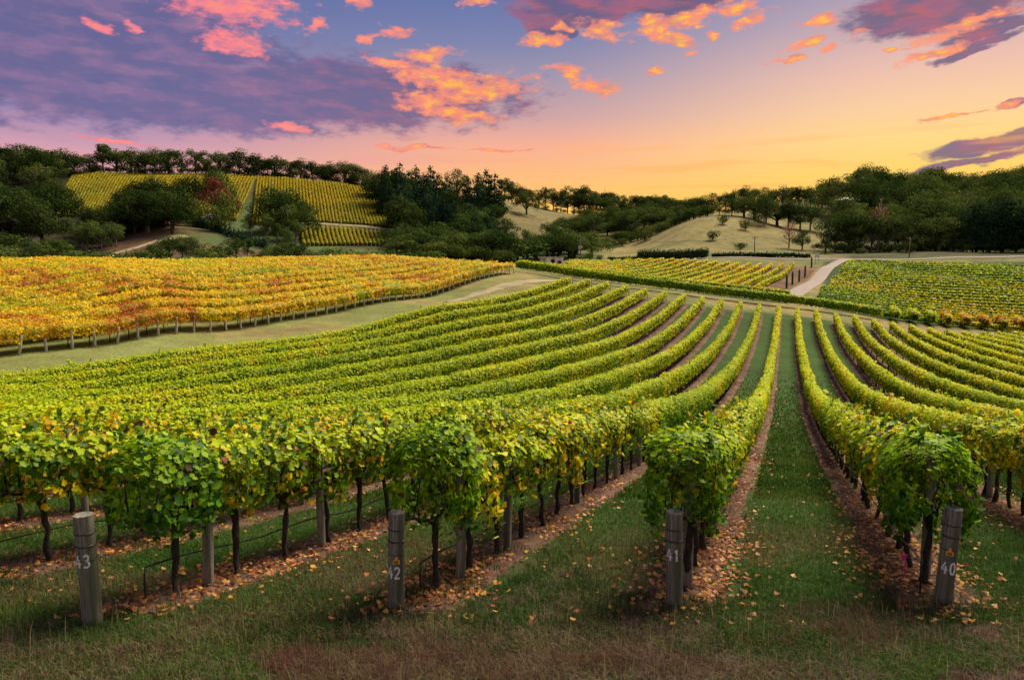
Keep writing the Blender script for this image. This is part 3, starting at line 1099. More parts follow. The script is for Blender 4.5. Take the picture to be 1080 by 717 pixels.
def wood_post(h, r, seed, bulge=.004, n=22, nz=26):
    rd = random.Random(seed)
    V, Fc = [], []
    ph = [rd.uniform(0, 6.28) for _ in range(6)]
    zs = [-.25] + [h * i / (nz - 1) for i in range(nz)] + [h + .004]
    for j, z in enumerate(zs):
        sc_ = 1.0 if j < len(zs) - 1 else .93
        for i in range(n):
            a = 2 * math.pi * i / n
            rr_ = r * sc_ * (1 + .018 * math.sin(3 * a + ph[0] + z * 2) + .014 * math.sin(7 * a + ph[1]) + .012 * math.sin(z * 9 + ph[2]) - (.05 if (i * 5 + seed) % 11 == 0 and z < h * .96 else 0))
            V.append((math.cos(a) * rr_, math.sin(a) * rr_, z))
    m = len(zs)
    for j in range(m - 1):
        for i in range(n):
            Fc.append((j * n + i, j * n + (i + 1) % n, (j + 1) * n + (i + 1) % n, (j + 1) * n + i))
    Fc.append(tuple((m - 1) * n + i for i in range(n)))
    mb = MB(); mb.add(V, Fc)
    return mb


def ring_wire(z, r, tilt=0.0, wr=.004):
    mb = MB()
    pts = [(math.cos(a) * r, math.sin(a) * r, z + tilt * math.sin(a * 1.0)) for a in np.linspace(0, 2 * math.pi, 25)]
    mb.tube(pts, wr, 6, cap=False)
    return mb


def tag_mesh(rad, z, face):
    """amber ear tag: rounded body with a narrow neck, hung flat on the post"""
    out = [(-.034, 0), (-.028, -.006), (.028, -.006), (.034, 0), (.034, .030), (.014, .046), (.010, .068), (.004, .074), (-.004, .074), (-.010, .068), (-.014, .046), (-.034, .030)]
    mb = MB()
    v = []
    for d in (rad + .004, rad + .009):
        for a, b in out:
            v.append((a, -d, z + b))
    n = len(out)
    f = [tuple(range(n)), tuple(range(n, 2 * n))[::-1]] + [(i, (i + 1) % n, n + (i + 1) % n, n + i) for i in range(n)]
    mb.add(v, f)
    return mb


def flat_text(text, cx, cz, h, yy, width):
    mb = MB()
    w = h * .7
    for i, ch in enumerate(text):
        for st in STROKES[ch]:
            for a, b in zip(st[:-1], st[1:]):
                ax, az = a[0] * w + i * w - w * len(text) / 2 + cx, a[1] * h + cz
                bx, bz = b[0] * w + i * w - w * len(text) / 2 + cx, b[1] * h + cz
                mb.tube([(ax, yy, az), (bx, yy, bz)], width / 2, 4)
    return mb


POSTS = {  # number: px, py, Y, height, radius, lean x, number height, tag height, face shift
    '43': (98, 655, 6.32, 1.03, .083, -.03, .62, None, -.030),
    '42': (418, 641, 6.85, .985, .080, .018, .40, .50, -.022),
    '41': (711, 640, 6.85, .99, .080, -.016, .58, None, -.012),
    '40': (994, 638, 6.9, 1.01, .080, .05, .42, .56, .01),
}
for num, (px, py, Y, h, r, lean, nz_, tz, sh) in POSTS.items():
    X = bear(px, py) * Y
    Z = hz(X, Y)
    root = empty('numbered_post', (X, Y, Z))
    ang = math.atan2(-X, Y)      # turned to face the near headland viewer
    root.rotation_euler = (.02, lean, ang * .85)
    wood_post(h, r, int(num)).build('post_body', M_post, root)
    for zz, wr in ((h - .155, .006), (h - .27, .0075), (h - .40, .0035)):
        ring_wire(zz, r + .003, .006, wr).build('wire_band', M_wire, root, smooth=True)
    wrap_strokes(num, sh, nz_ - .055, .115, r + .002, .0165).build('painted_number', M_paint, root)
    if tz:
        tg = tag_mesh(r, tz, 0).build('ear_tag', M_tag, root)
        flat_text(num, 0, tz + .001, .030, -(r + .0095), .006).build('tag_number', M_ink, tg)
    if num == '43':
        lab = 'weathered grey end post leaning left, painted with white number 43'
    elif num == '42':
        lab = 'weathered grey end post with amber tag above white number 42'
    elif num == '41':
        lab = 'upright weathered grey end post painted with white number 41, without a tag'
    else:
        lab = 'weathered grey end post leaning right with amber tag above white number 40'
    tag(root, lab, 'post', 'numbered end posts of the vine rows')

# line posts inside the near rows
lp_proto = None
LP = {2: [7.55, 9.45, 12.3, 15.1], 1: [7.85, 9.2, 12.4, 15.3, 17.8], 0: [7.5, 10.4, 13.2, 16.2], -1: [7.7, 10.2, 13.0, 16.0], 3: [9.9, 12.9], 4: [11.5, 14.5], -2: [11.2, 14.2], -3: [14.6]}
for k, lst in LP.items():
    for i, Y in enumerate(lst):
        hh = 1.44
        if lp_proto is None:
            o = lp_proto = wood_post(hh, .054, 5, n=16, nz=12).build('trellis_post', M_post)
        else:
            o = lp_proto.copy(); C.objects.link(o)
        X = float(rowx(k, Y)) + .05
        o.location = (X, Y, hz(X, Y))
        o.rotation_euler = (random.uniform(-.02, .02), random.uniform(-.02, .02), random.uniform(0, 6))
        tag(o, f'grey trellis post, {nth(i)} one inside {nrow(k)}', 'post', 'trellis posts within the near rows')

# drip hoses
for k in range(-2, 5):
    y0 = {2: 6.95, 1: 7.25, 0: 7.3, -1: 7.2}.get(k, near_start[k] - .4)
    ys = np.arange(y0, 24 if k >= 0 else 20, .4)
    pts = []
    off = -.10
    X0 = float(rowx(k, y0)) + off
    pts.append((X0, y0, hz(X0, y0) - .02)); pts.append((X0, y0, hz(X0, y0) + .30))
    for j, yv in enumerate(ys):
        xv = float(rowx(k, yv)) + off
        pts.append((xv, yv + .02, hz(xv, yv) + .36 + .025 * math.sin(j * 1.3)))
    mb = MB(); mb.tube(pts, .0095, 6)
    mb.build('drip_hose', M_hose, smooth=True)
    tag(bpy.context.scene.objects[-1] if False else C.objects[-1], f'black drip hose strung low along {nrow(k)}', 'hose', 'drip irrigation hoses')
# anchor wire from end post to first trellis post
for num, k in (('43', 2), ('42', 1), ('41', 0), ('40', -1)):
    px, py, Y, h, r = POSTS[num][:5]
    X = bear(px, py) * Y
    lean = POSTS[num][5]
    a = (X + math.tan(lean) * h * .85, Y + r, hz(X, Y) + h - .2)
    Yb = LP[k][0]
    b = (float(rowx(k, Yb)), Yb, hz(float(rowx(k, Yb)), Yb) + 1.15)
    mb = MB(); mb.tube([a, b], .0035, 5)
    o = mb.build('trellis_wire', M_wire)
    tag(o, f'thin dark wire running from post {num} into its row', 'wire', 'anchor wires of the rows')
# pink ribbon near post 40
X = float(rowx(-1, 7.75)) - .18
rb = MB(); rb.tube([(0, 0, 0), (.02, .01, .30)], .006, 5); rb.box((.0, 0, .30), (.07, .012, .035), .3); rb.box((-.02, 0, .275), (.02, .01, .05), .2)
o = rb.build('ribbon_marker', M_pink); o.location = (X, 7.75, hz(X, 7.75))
tag(o, 'small bright pink marker ribbon low behind post 40', 'marker')


# ------------------------------------------------------------------ grass, dry tufts and fallen leaves
def scatter(n, ymin, ymax, pw=1.0, pxr=(-230, 1310)):
    u = rng.random(n)
    y = (ymin ** (1 - pw) + u * (ymax ** (1 - pw) - ymin ** (1 - pw))) ** (1 / (1 - pw)) if pw != 1 else ymin * (ymax / ymin) ** u
    b = bear(pxr[0]) + rng.random(n) * (bear(pxr[1]) - bear(pxr[0]))
    return b * y, y


def blades(name, x, y, h, w, col_, bend, label, mt=M_grass, cat=None):
    n = len(x)
    z = H(x, y)
    a = rng.random(n) * 2 * np.pi
    dx, dy = np.cos(a), np.sin(a)
    b = rng.random(n) * 2 * np.pi
    lx, ly = np.cos(b) * bend * h, np.sin(b) * bend * h
    B = np.c_[x, y, z - .01]
    W = np.c_[dx, dy, dx * 0] * (w / 2)[:, None]
    mid = B + np.c_[lx * .3, ly * .3, h * .6]
    tip = B + np.c_[lx, ly, h * (1 - .3 * bend)]
    V = np.stack([B - W, B + W, mid + W * .7, tip, mid - W * .7], 1).reshape(-1, 3)
    o5 = (np.arange(n) * 5)[:, None]
    f = [np.array([[0, 1, 2, 4]]) + o5, np.array([[4, 2, 3]]) + o5]
    cc = np.repeat(col_, 5, 0)
    o = mesh_np(name, V, f, mt, color=cc)
    return tag(o, label, cat, kind='stuff')


def grass_colour(x, y, n):
    p = fbm(x * .8, y * .8, seed=21); q = fbm(x * .25, y * .35, seed=22)
    g = pick(rng.random(n) * .6 + (p - .3), [np.array([.026, .062, .012]), np.array([.055, .115, .018]), np.array([.10, .15, .026])])
    q2 = fbm(x * .55 + 5, y * .9, seed=24)
    dryp = np.clip((q - .50) * 6 + (p - .5) * 3, 0, 1) * np.clip((12 - y) / 3, .2, 1) + np.clip((6.5 - y) / .8, 0, 1) * np.clip((q2 - .58) * 8, .05, .7)
    d = pick(rng.random(n), [np.array([.06, .032, .024]), np.array([.12, .075, .045]), np.array([.18, .16, .07]), np.array([.12, .15, .045])])
    m = (rng.random(n) < dryp * .85)[:, None]
    return np.where(m, d, g)


x, y = scatter(520000, 4.9, 13, 1.0)
d_, k_ = dist_to_row(x, y)
bare = fbm(x * 1.6, y * 1.6, seed=31)
keep = ((d_ > .30 + .35 * (bare)) | ((y < 6.9) & (bare > .4)) | (rng.random(len(x)) < .10)) & (rng.random(len(x)) < np.clip(.45 + bare * 1.3, 0, 1))
x, y = x[keep], y[keep]
n = len(x)
hh = (.025 + .075 * rng.random(n) ** 2) * (.8 + .8 * fbm(x * 1.3, y * 1.3, seed=33))
blades('grass', x, y, hh, .005 + .004 * rng.random(n), grass_colour(x, y, n), 1.1 * rng.random(n) + .1, 'short green meadow grass with brown patches between and before the vine rows')
x, y = scatter(320000, 13, 60, 1.0)
d_, k_ = dist_to_row(x, y)
keep = (d_ > .48) & (k_ < 11) & (rng.random(len(x)) < np.clip((62 - y) / 34, 0, 1))
x, y = x[keep], y[keep]
n = len(x)
blades('grass', x, y, (.06 + .05 * rng.random(n)), .0016 * y + .004, grass_colour(x, y, n) * .95, .5 * rng.random(n), 'green mown grass lanes between the vine rows farther back')

# dry brown and mauve tufts
tx, ty = scatter(11500, 5.0, 26, 1.0)
d_, k_ = dist_to_row(tx, ty)
q = fbm(tx * .35, ty * .5, seed=41)
keep = ((d_ < .55) & (ty > 6.5) & (rng.random(len(tx)) < .85)) | ((ty < 6.3) & (fbm(tx * .55 + 5, ty * .9, seed=24) > .52) & (rng.random(len(tx)) < .6)) | ((ty < 8) & (q > .66))
tx, ty = tx[keep], ty[keep]
per = 36
x = np.repeat(tx, per) + rng.normal(size=len(tx) * per) * .075
y = np.repeat(ty, per) + rng.normal(size=len(tx) * per) * .075
n = len(x)
tone = np.repeat(rng.random(len(tx)), per)
cc = pick(np.clip(tone * .7 + rng.random(n) * .3, 0, 1), [np.array([.07, .038, .034]), np.array([.12, .07, .06]), np.array([.19, .125, .10]), np.array([.26, .20, .12])])
blades('dry_grass', x, y, np.repeat(.035 + .10 * rng.random(len(tx)) ** 2, per) * (.5 + .8 * rng.random(n)), .0042 + 0 * x, cc, 1.5 * rng.random(n) + .2, 'tangled dry brown and mauve grass tufts under the vines and along the front')
# reddish brown weed tufts along the very front
tx, ty = scatter(1500, 4.95, 6.9, 1.0)
wq = fbm(tx * .7 + 3, ty * 1.1, seed=47)
keep = (wq > .60) & ((tx > -1.8) | (wq > .68))
tx, ty = tx[keep], ty[keep]
per = 70
sz = np.repeat(.07 + .12 * rng.random(len(tx)) ** 1.3, per)
x = np.repeat(tx, per) + rng.normal(size=len(tx) * per) * sz * .55
y = np.repeat(ty, per) + rng.normal(size=len(tx) * per) * sz * .55
n = len(x)
blades('weeds', x, y, sz * (.5 + .8 * rng.random(n)), .0032 + 0 * x, pick(rng.random(n), [np.array([.05, .022, .02]), np.array([.12, .05, .04]), np.array([.20, .10, .07]), np.array([.10, .10, .04])]), 1.0 * rng.random(n) + .2, 'wiry reddish brown weeds growing in tufts along the front of the headland')
# a few seed stalks at the front
x, y = scatter(900, 4.95, 7.2, 1.0)
q = fbm(x * .35, y * .5, seed=41); keep = q > .5
x, y = x[keep], y[keep]; n = len(x)
blades('dry_stalks', x, y, .18 + .16 * rng.random(n), .004 + 0 * x, pick(rng.random(n), [np.array([.16, .10, .07]), np.array([.34, .26, .14])]), .6 * rng.random(n), 'tall straw coloured seed stalks standing in the front grass')
# broad-leafed clumps of lush grass
tx, ty = scatter(700, 4.95, 10, 1.0)
q = fbm(tx * .5, ty * .6, seed=51); keep = q > .52
tx, ty = tx[keep], ty[keep]
per = 60
x = np.repeat(tx, per) + rng.normal(size=len(tx) * per) * .09; y = np.repeat(ty, per) + rng.normal(size=len(tx) * per) * .09
n = len(x)
blades('grass_clumps', x, y, (.07 + .08 * rng.random(n)), .008 + 0 * x, pick(rng.random(n), [np.array([.02, .05, .012]), np.array([.045, .095, .018])]), .8 * rng.random(n), 'lush dark green grass clumps scattered over the front headland')

# fallen leaves
x, y = scatter(150000, 6.3, 60, 1.0)
d_, k_ = dist_to_row(x, y)
pr = np.exp(-(d_ / .46) ** 2) * np.clip((y - 6.2) / 1.0, 0, 1) * np.clip(fbm(x * 1.1, y * 1.1, seed=61) * 3 - .7, .08, 1.6) + .016
keep = (rng.random(len(x)) < pr * .8) & (y < 55)
x, y = x[keep], y[keep]
n = len(x)
P = np.c_[x, y, H(x, y) + .015 + .045 * rng.random(n)]
Nn = np.c_[rng.normal(size=(n, 2)) * .42, np.ones(n)]
V, fs, own = leaf_geo(P, Nn, (.036 + .038 * rng.random(n)) * np.maximum(1, y / 16), HEXA)
cc = pick(rng.random(n), [np.array([.09, .035, .02]), np.array([.24, .07, .03]), np.array([.34, .11, .035]), np.array([.42, .19, .06]), np.array([.5, .28, .04])])
o = mesh_np('fallen_leaves', V, fs, M_litter, color=cc[own])
tag(o, 'orange and rust fallen leaves littering the ground below the vine rows', None, kind='stuff')

# ------------------------------------------------------------------ autumn block on the left
e0 = np.array(gp(22, 42)[:2]); e1 = np.array(gp(545, 116)[:2])
ed = (e1 - e0) / np.linalg.norm(e1 - e0); elen = np.linalg.norm(e1 - e0)
en = np.array([-ed[1], ed[0]])          # away from the green block


def autumn_colour(seed):
    def f(P, h, s, n):
        big = fbm(P[:, 0] * .06, P[:, 1] * .06, seed=71, o=2)
        loc = fbm(P[:, 0] * .7, P[:, 1] * .7, seed=72 + seed, o=2)
        redz = np.exp(-(((P[:, 0] + 27) / 12) ** 2 + ((P[:, 1] - 45) / 12) ** 2)) * .36
        big2 = fbm(P[:, 0] * .16, P[:, 1] * .16, seed=75, o=2)
        t = .37 + (big - .5) * .5 + (big2 - .5) * .7 + (loc - .5) * 1.15 + redz + rng.normal(size=n) * .08
        c = pick(t, [LIME * .9, OLIV + [.2, .12, 0], YEL, YEL * .95, AMBER, AMBER * .8, RED])
        return c * (.8 + .4 * rng.random(n))[:, None]
    return f


ypost = MB(); ypost.tube([(0, 0, -.2), (.0, 0, .6), (.01, 0, 1.25)], [.085, .08, .075], 8)
yp_ob = None
cnt = 0
for m in range(14):
    off = 1.1 + m * 2.45
    a = -34 if m else -14
    t = np.arange(a, elen - m * .4, .5)
    pts = e0 + ed * t[:, None] + en * off
    keep = (pts[:, 0] / pts[:, 1] > -1.02)
    pts = pts[keep]
    z = H(pts[:, 0], pts[:, 1])
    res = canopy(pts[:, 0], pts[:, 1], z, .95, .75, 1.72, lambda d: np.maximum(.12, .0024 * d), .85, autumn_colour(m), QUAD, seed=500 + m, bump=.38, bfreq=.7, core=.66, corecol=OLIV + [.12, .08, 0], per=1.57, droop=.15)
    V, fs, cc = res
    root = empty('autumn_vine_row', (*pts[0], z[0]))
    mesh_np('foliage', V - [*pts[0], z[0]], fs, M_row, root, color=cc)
    tag(root, ('front golden vine row of the autumn block, along the pale posts' if m == 0 else f'golden autumn vine row, {nth(m)} behind the front row with pale posts'), 'vine row', 'golden vine rows of the autumn block')
    if m < 2:
        for j in range(0, len(pts), 4 if m else 3):
            if not ft_used:
                t_ = ft_ob; ft_used = True
            else:
                t_ = ft_ob.copy(); C.objects.link(t_)
            t_.parent = root
            t_.location = (pts[j, 0] - pts[0, 0], pts[j, 1] - pts[0, 1], z[j] - z[0])
i = 0
t = 0.0
npost = int(elen / 1.62)
for i in range(npost):
    p = e0 + ed * (i * elen / (npost - 1)) + en * (.55 + random.uniform(-.05, .05))
    if yp_ob is None:
        o = yp_ob = ypost.build('vine_post', M_palepost, smooth=True)
    else:
        o = yp_ob.copy(); C.objects.link(o)
    o.location = (*p, hz(*p))
    o.rotation_euler = (random.uniform(-.13, .13), random.uniform(-.13, .13), random.uniform(0, 6))
    o.scale = (1, 1, random.uniform(.9, 1.05))
    tag(o, f'stubby pale post below the golden vines, {nth(i)} from the left', 'post', 'pale posts along the autumn block')

# straw patch of track on the headland strip
pts = np.array([gp(470, 84)[:2], gp(510, 93)[:2], gp(545, 102)[:2], gp(572, 108)[:2], gp(600, 112)[:2]])
tt = np.linspace(0, 4, 40)
pts = np.c_[np.interp(tt, range(5), pts[:, 0]), np.interp(tt, range(5), pts[:, 1])]
strip_mesh('dirt_track', pts, np.interp(tt, [0, 2, 4], [.5, 1.3, 1.2]), M_track, lift=.02, jit=.25)


# ------------------------------------------------------------------ cross rows at the head of the green block
def lime_colour(seed, yl=.3):
    def f(P, h, s, n):
        loc = fbm(P[:, 0] * .5, P[:, 1] * .5, P[:, 2] * .8, seed=90 + seed, o=2)
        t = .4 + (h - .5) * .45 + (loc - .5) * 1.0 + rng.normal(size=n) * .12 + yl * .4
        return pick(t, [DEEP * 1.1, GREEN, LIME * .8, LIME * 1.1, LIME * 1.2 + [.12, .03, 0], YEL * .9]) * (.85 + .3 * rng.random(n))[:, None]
    return f


def simple_row(name, pts, hw, z0, z1, colf, label, cat, group, ls=.0022, cover=.8, seed=0, bump=.18, core=.75, step=.6, minl=.16, corecol=None, kind=None):
    pts = np.asarray(pts, float)
    seg = np.r_[0, np.cumsum(np.linalg.norm(np.diff(pts, axis=0), axis=1))]
    s = np.arange(0, seg[-1], step)
    if len(s) < 4:
        return None
    x = np.interp(s, seg, pts[:, 0]); y = np.interp(s, seg, pts[:, 1]); z = H(x, y)
    res = canopy(x, y, z, hw, z0, z1, lambda d: np.maximum(minl, ls * d), cover, colf, QUAD, seed=seed, bump=bump, bfreq=.5, core=core, corecol=corecol)
    if res is None:
        return None
    V, fs, cc = res
    o = mesh_np(name, V - [x[0], y[0], z[0]], fs, M_row, color=cc)
    o.location = (x[0], y[0], z[0])
    return tag(o, label, cat, group, kind)


cross = [((545, 127), (600, 117), (660, 112), (740, 110), (830, 110), (905, 112), (935, 113)),
         ((560, 133), (620, 123), (700, 118), (790, 116), (835, 116))]
for i, lst in enumerate(cross):
    pts = [gp(p, Y)[:2] for p, Y in lst]
    simple_row('cross_row', pts, .5, .55, 2.0, lime_colour(i, .25), ['clipped green vine row crossing the head of the long rows', 'second crossing vine row just behind the head of the long rows'][i], 'vine row', 'crossing vine rows at the row heads', seed=600 + i, bump=.16)
# short end-on rows right of the crossing row
for i, pxx in enumerate((948, 968, 986, 1004, 1024, 1044, 1064, 1084)):
    a = gp(pxx, 113.5 + i * .3); dy = 5.5
    colf = lime_colour(i, .35) if i < 3 else autumn_colour(3 + i)
    simple_row('short_row', [a[:2], (a[0] + 2.2, a[1] + dy)], .62, .5, 2.1, colf, f'{"lime green" if i < 3 else "orange"} bushy row end beside the crossing row, {nth(i)} from the left', 'vine row', 'short row ends right of the crossing row', seed=620 + i, minl=.25, step=.4)
# small posts at the row heads
hp = None
for j, k in enumerate(ROWS[::-1]):
    Y = ROW_END[k] + 1.0
    X = float(rowx(k, Y))
    if hp is None:
        mb = MB(); mb.tube([(0, 0, -.1), (0, 0, 1.35)], .07, 7)
        o = hp = mb.build('head_post', M_palepost)
    else:
        o = hp.copy(); C.objects.link(o)
    o.location = (X, Y, hz(X, Y))
    tag(o, f'small grey post at the far head of the green rows, {nth(j)} from the left', 'post', 'posts at the far heads of the rows')

# orange block beyond, and the green gold block beside the lane
ROAD = [gp(836, 127), gp(846, 138), gp(857, 154), gp(868, 174), gp(879, 197), gp(893, 211)]


def roadx(y):
    return np.interp(y, [p[1] for p in ROAD], [p[0] for p in ROAD])


j = 0
for s0 in np.arange(-46, 100, 2.75):
    ys = np.arange(128, 186, 1.5)
    xs = s0 + 4 + .50 * (ys - 128)
    ok = (xs / ys > bear(596)) & (xs < roadx(ys) - 6.5)
    # lower boundary follows the crossing rows
    ok &= ys > 126 + 0 * xs
    if ok.sum() < 4:
        continue
    colf = (lambda P, h, s, n: pick(.35 + (fbm(P[:, 0] * .15, P[:, 1] * .15, seed=81) - .5) * 1.2 + rng.normal(size=n) * .15, [LIME, YEL * .9 + [0, .05, 0], YEL * 1.05, AMBER * 1.1]) * (.8 + .4 * rng.random(n))[:, None])
    o = simple_row('golden_row', np.c_[xs[ok], ys[ok]], .34, .35, 1.25, colf, f'slanting golden vine row in the block left of the lane, {nth(j)} from the left', 'vine row', 'slanting golden rows left of the lane', seed=700 + j, cover=.7)
    if o:
        j += 1
for j in range(26):
    Y0 = 118 + j * 3.3
    xs = np.arange(30, 190, 1.5)
    ys = Y0 - .10 * (xs - 45) + 3 * np.sin((xs - 45) / 60)
    px_ = CX + F * xs / ys
    ok = (xs > roadx(np.clip(ys, 127, 211)) + 3.2) & (ys < 206) & (px_ < 1180) & (ys > 116 - .03 * (xs - 45)) & (px_ > 852)
    if ok.sum() < 4:
        continue
    far = j / 26.

    def colf(P, h, s, n, far=far):
        b = fbm(P[:, 0] * .035, P[:, 1] * .05, seed=85, o=2)
        t = .66 + (b - .5) * .9 + (h - .5) * .25 + rng.normal(size=n) * .06 - max(0, far - .72) * 1.3 - np.clip((62 - P[:, 0]) / 36, 0, .5)
        return pick(t, [GREEN * .8, GREEN * 1.2, LIME * .8, LIME, LIME + [.2, .02, 0], YEL]) * (.8 + .4 * rng.random(n))[:, None]
    simple_row('lane_row', np.c_[xs[ok], ys[ok]], .36, .2, 1.05, colf, f'low green and gold vine row right of the lane, {nth(j)} counted from the near side', 'vine row', 'low rows right of the lane', seed=760 + j, cover=.8, corecol=GREEN, bump=.08)

# lane and road
rp = np.array([p[:2] for p in ROAD])
tt = np.linspace(0, len(rp) - 1, 60)
rc = np.c_[np.interp(tt, range(len(rp)), rp[:, 0]), np.interp(tt, range(len(rp)), rp[:, 1])]
for _ in range(3):
    rc[1:-1] = (rc[:-2] + rc[1:-1] * 2 + rc[2:]) / 4
strip_mesh('lane', rc, 1.45, M_road, lift=.06, jit=.03)
rd = np.array([gp(p, Y)[:2] for p, Y in ((700, 214), (760, 212), (820, 211.5), (885, 211), (950, 212), (1010, 214), (1080, 214), (1200, 214))])
tt = np.linspace(0, 7, 120)
rd = np.c_[np.interp(tt, range(8), rd[:, 0]), np.interp(tt, range(8), rd[:, 1])]
strip_mesh('road', rd, .9, M_road, lift=.10, jit=.03)


# ------------------------------------------------------------------ trees: prototypes one metre tall, scaled when placed
def crown_geo(lobes, nleaf, ls, cols, seed, nr=.28, shell=(.62, 1.16)):
    lobes = np.array(lobes, float)      # cx,cy,cz,rx,rz
    w = lobes[:, 3] ** 2; w /= w.sum()
    i = rng.choice(len(lobes), nleaf, p=w)
    d = rng.normal(size=(nleaf, 3)); d /= np.linalg.norm(d, axis=1)[:, None]
    rr_ = shell[0] + (shell[1] - shell[0]) * rng.random(nleaf) ** .6
    L_ = lobes[i]
    bump_ = 1 + .5 * (fbm(d[:, 0] * 2 + i * 3.7, d[:, 1] * 2, d[:, 2] * 2, seed=seed) - .5)
    P = L_[:, :3] + d * np.c_[L_[:, 3], L_[:, 3], L_[:, 4]] * (rr_ * bump_)[:, None]
    N = d + rng.normal(size=d.shape) * nr + [0, 0, .25]
    lobt = rng.random(len(lobes))
    t = .5 + (lobt[i] - .5) * .45 + rng.normal(size=nleaf) * .16 + d[:, 2] * .06
    c = pick(t, cols) * (.8 + .4 * rng.random(nleaf))[:, None]
    V, fs, own = leaf_geo(P, N, ls * (.6 + .8 * rng.random(nleaf)), QUAD)
    return V, fs, c[own]


TG = [np.array([.024, .046, .014]), np.array([.044, .076, .018]), np.array([.075, .11, .024]), np.array([.12, .15, .03])]
TD = [np.array([.012, .032, .018]), np.array([.020, .048, .022]), np.array([.034, .064, .025])]
TB = [np.array([.045, .065, .018]), np.array([.085, .11, .022]), np.array([.13, .15, .03])]
TR = [np.array([.07, .025, .018]), np.array([.16, .045, .03]), np.array([.2, .08, .04])]


def make_tree(kind, seed):
    r = random.Random(seed)
    root = empty(kind)
    tr = MB()
    lobes = []
    cols, ls, nl, bark = TG, .028, 3600, M_bark
    if kind == 'gum_tree':
        top = []
        nb = r.randint(17, 22)
        for i in range(nb):
            a = 2 * math.pi * i / nb + r.uniform(-.4, .4)
            d = r.uniform(.06, .36)
            zc = r.uniform(.34, .90) - d * .40
            rr_ = r.uniform(.085, .16)
            lobes.append((math.cos(a) * d, math.sin(a) * d, zc, rr_, rr_ * .78))
        lobes.append((r.uniform(-.05, .05), 0, .86, .15, .13))
        lobes.append((r.uniform(-.05, .05), 0, .68, .2, .17))
        tr.tube([(0, 0, -.05), (.01, .005, .2), (-.01, 0, .42), (0, 0, .8)], [.026, .02, .016, .006], 7)
        for l in lobes[:-2]:
            s = r.uniform(.22, .4)
            tr.tube([(0, 0, s), (l[0] * .5, l[1] * .5, s + (l[2] - s) * .55), (l[0], l[1], l[2])], [.013, .009, .004], 5)
    elif kind == 'tall_gum':      # open crown, clear trunk
        ls, nl = .030, 2400
        for i in range(r.randint(12, 17)):
            a = r.uniform(0, 6.28); d = r.uniform(.05, .28)
            rr_ = r.uniform(.06, .125)
            lobes.append((math.cos(a) * d, math.sin(a) * d, r.uniform(.38, .92), rr_, rr_ * .8))
        tr.tube([(0, 0, -.05), (.012, 0, .3), (-.01, 0, .55), (0, 0, .85)], [.019, .015, .011, .005], 6)
        for l in lobes:
            s = r.uniform(.3, .5)
            tr.tube([(0, 0, s), (l[0] * .55, l[1] * .55, s + (l[2] - s) * .6), (l[0], l[1], l[2])], [.009, .007, .004], 5)
    elif kind == 'broad_tree':
        for i in range(26):
            a = r.uniform(0, 6.28); d = r.uniform(.05, .42)
            zc = .20 + .56 * math.sqrt(max(0, 1 - (d / .44) ** 2)) * r.uniform(.25, 1)
            rr_ = r.uniform(.09, .16)
            lobes.append((math.cos(a) * d, math.sin(a) * d, zc, rr_, rr_ * .85))
        nl = 4200
        tr.tube([(0, 0, -.05), (.01, 0, .2), (0, 0, .55)], [.035, .028, .012], 7)
        for l in lobes[:7]:
            tr.tube([(0, 0, .16), (l[0] * .5, l[1] * .5, .3), (l[0], l[1], l[2])], [.016, .01, .004], 5)
        bark = M_darkbark
    elif kind == 'pine_tree':
        cols, nl, ls, bark = TD, 3600, .030, M_darkbark
        for t in range(9):
            z = .16 + t * .09
            R0 = .27 * (1 - z) ** .62 + .03
            lobes.append((r.uniform(-.01, .01), r.uniform(-.01, .01), z, R0 * .72, .085))
            for j in range(max(3, int(6 * (1 - z)))):
                a = r.uniform(0, 6.28)
                rr_ = R0 * r.uniform(.30, .48)
                lobes.append((math.cos(a) * R0 * .62, math.sin(a) * R0 * .62, z + r.uniform(-.03, .03), rr_, rr_ * .6))
        lobes.append((0, 0, .94, .028, .06))
        tr.tube([(0, 0, -.05), (0, 0, .5), (0, 0, .96)], [.022, .014, .004], 6)
    elif kind == 'small_conifer':
        cols, nl, ls, bark = TD, 500, .07, M_darkbark
        for t in range(6):
            z = .15 + t * .14
            lobes.append((r.uniform(-.02, .02), r.uniform(-.02, .02), z, .25 * (1 - z) + .03, .11))
        tr.tube([(0, 0, -.05), (0, 0, .9)], [.03, .01], 5)
    elif kind == 'bush':
        nl, ls = 900, .07
        for i in range(9):
            a = r.uniform(0, 6.28); d = r.uniform(0, .45)
            rr_ = r.uniform(.22, .34)
            lobes.append((math.cos(a) * d, math.sin(a) * d, r.uniform(.25, .68), rr_, rr_ * .9))
        tr.tube([(0, 0, -.05), (0, 0, .5)], [.04, .02], 5)
        bark = M_darkbark
    elif kind == 'bare_tree':
        bark = M_brick
        tr.tube([(0, 0, -.05), (0, 0, .45), (.02, 0, .95)], [.025, .018, .005], 6)
        for i in range(26):
            s = r.uniform(.15, .7); a = r.uniform(0, 6.28); l = r.uniform(.15, .35) * (1.1 - s)
            e = (math.cos(a) * l, math.sin(a) * l, s + r.uniform(.15, .38))
            tr.tube([(0, 0, s), (e[0] * .6, e[1] * .6, s + (e[2] - s) * .45), e], [.010, .007, .003], 4)
            for q in range(2):
                tr.tube([e, (e[0] + r.uniform(-.08, .08), e[1] + r.uniform(-.08, .08), e[2] + .1)], [.005, .003], 3)
        cols, nl, ls = TR, 160, .04
        lobes = [(0, 0, .65, .22, .28)]
    V, fs, cc = crown_geo(lobes, nl, ls, cols, seed)
    mz = np.percentile(V[:, 2], 99.5)
    V = V / mz
    tr.v = [(a / mz, b / mz, c / mz) for a, b, c in tr.v]
    mesh_np('crown', V, fs, M_tree, root, color=cc)
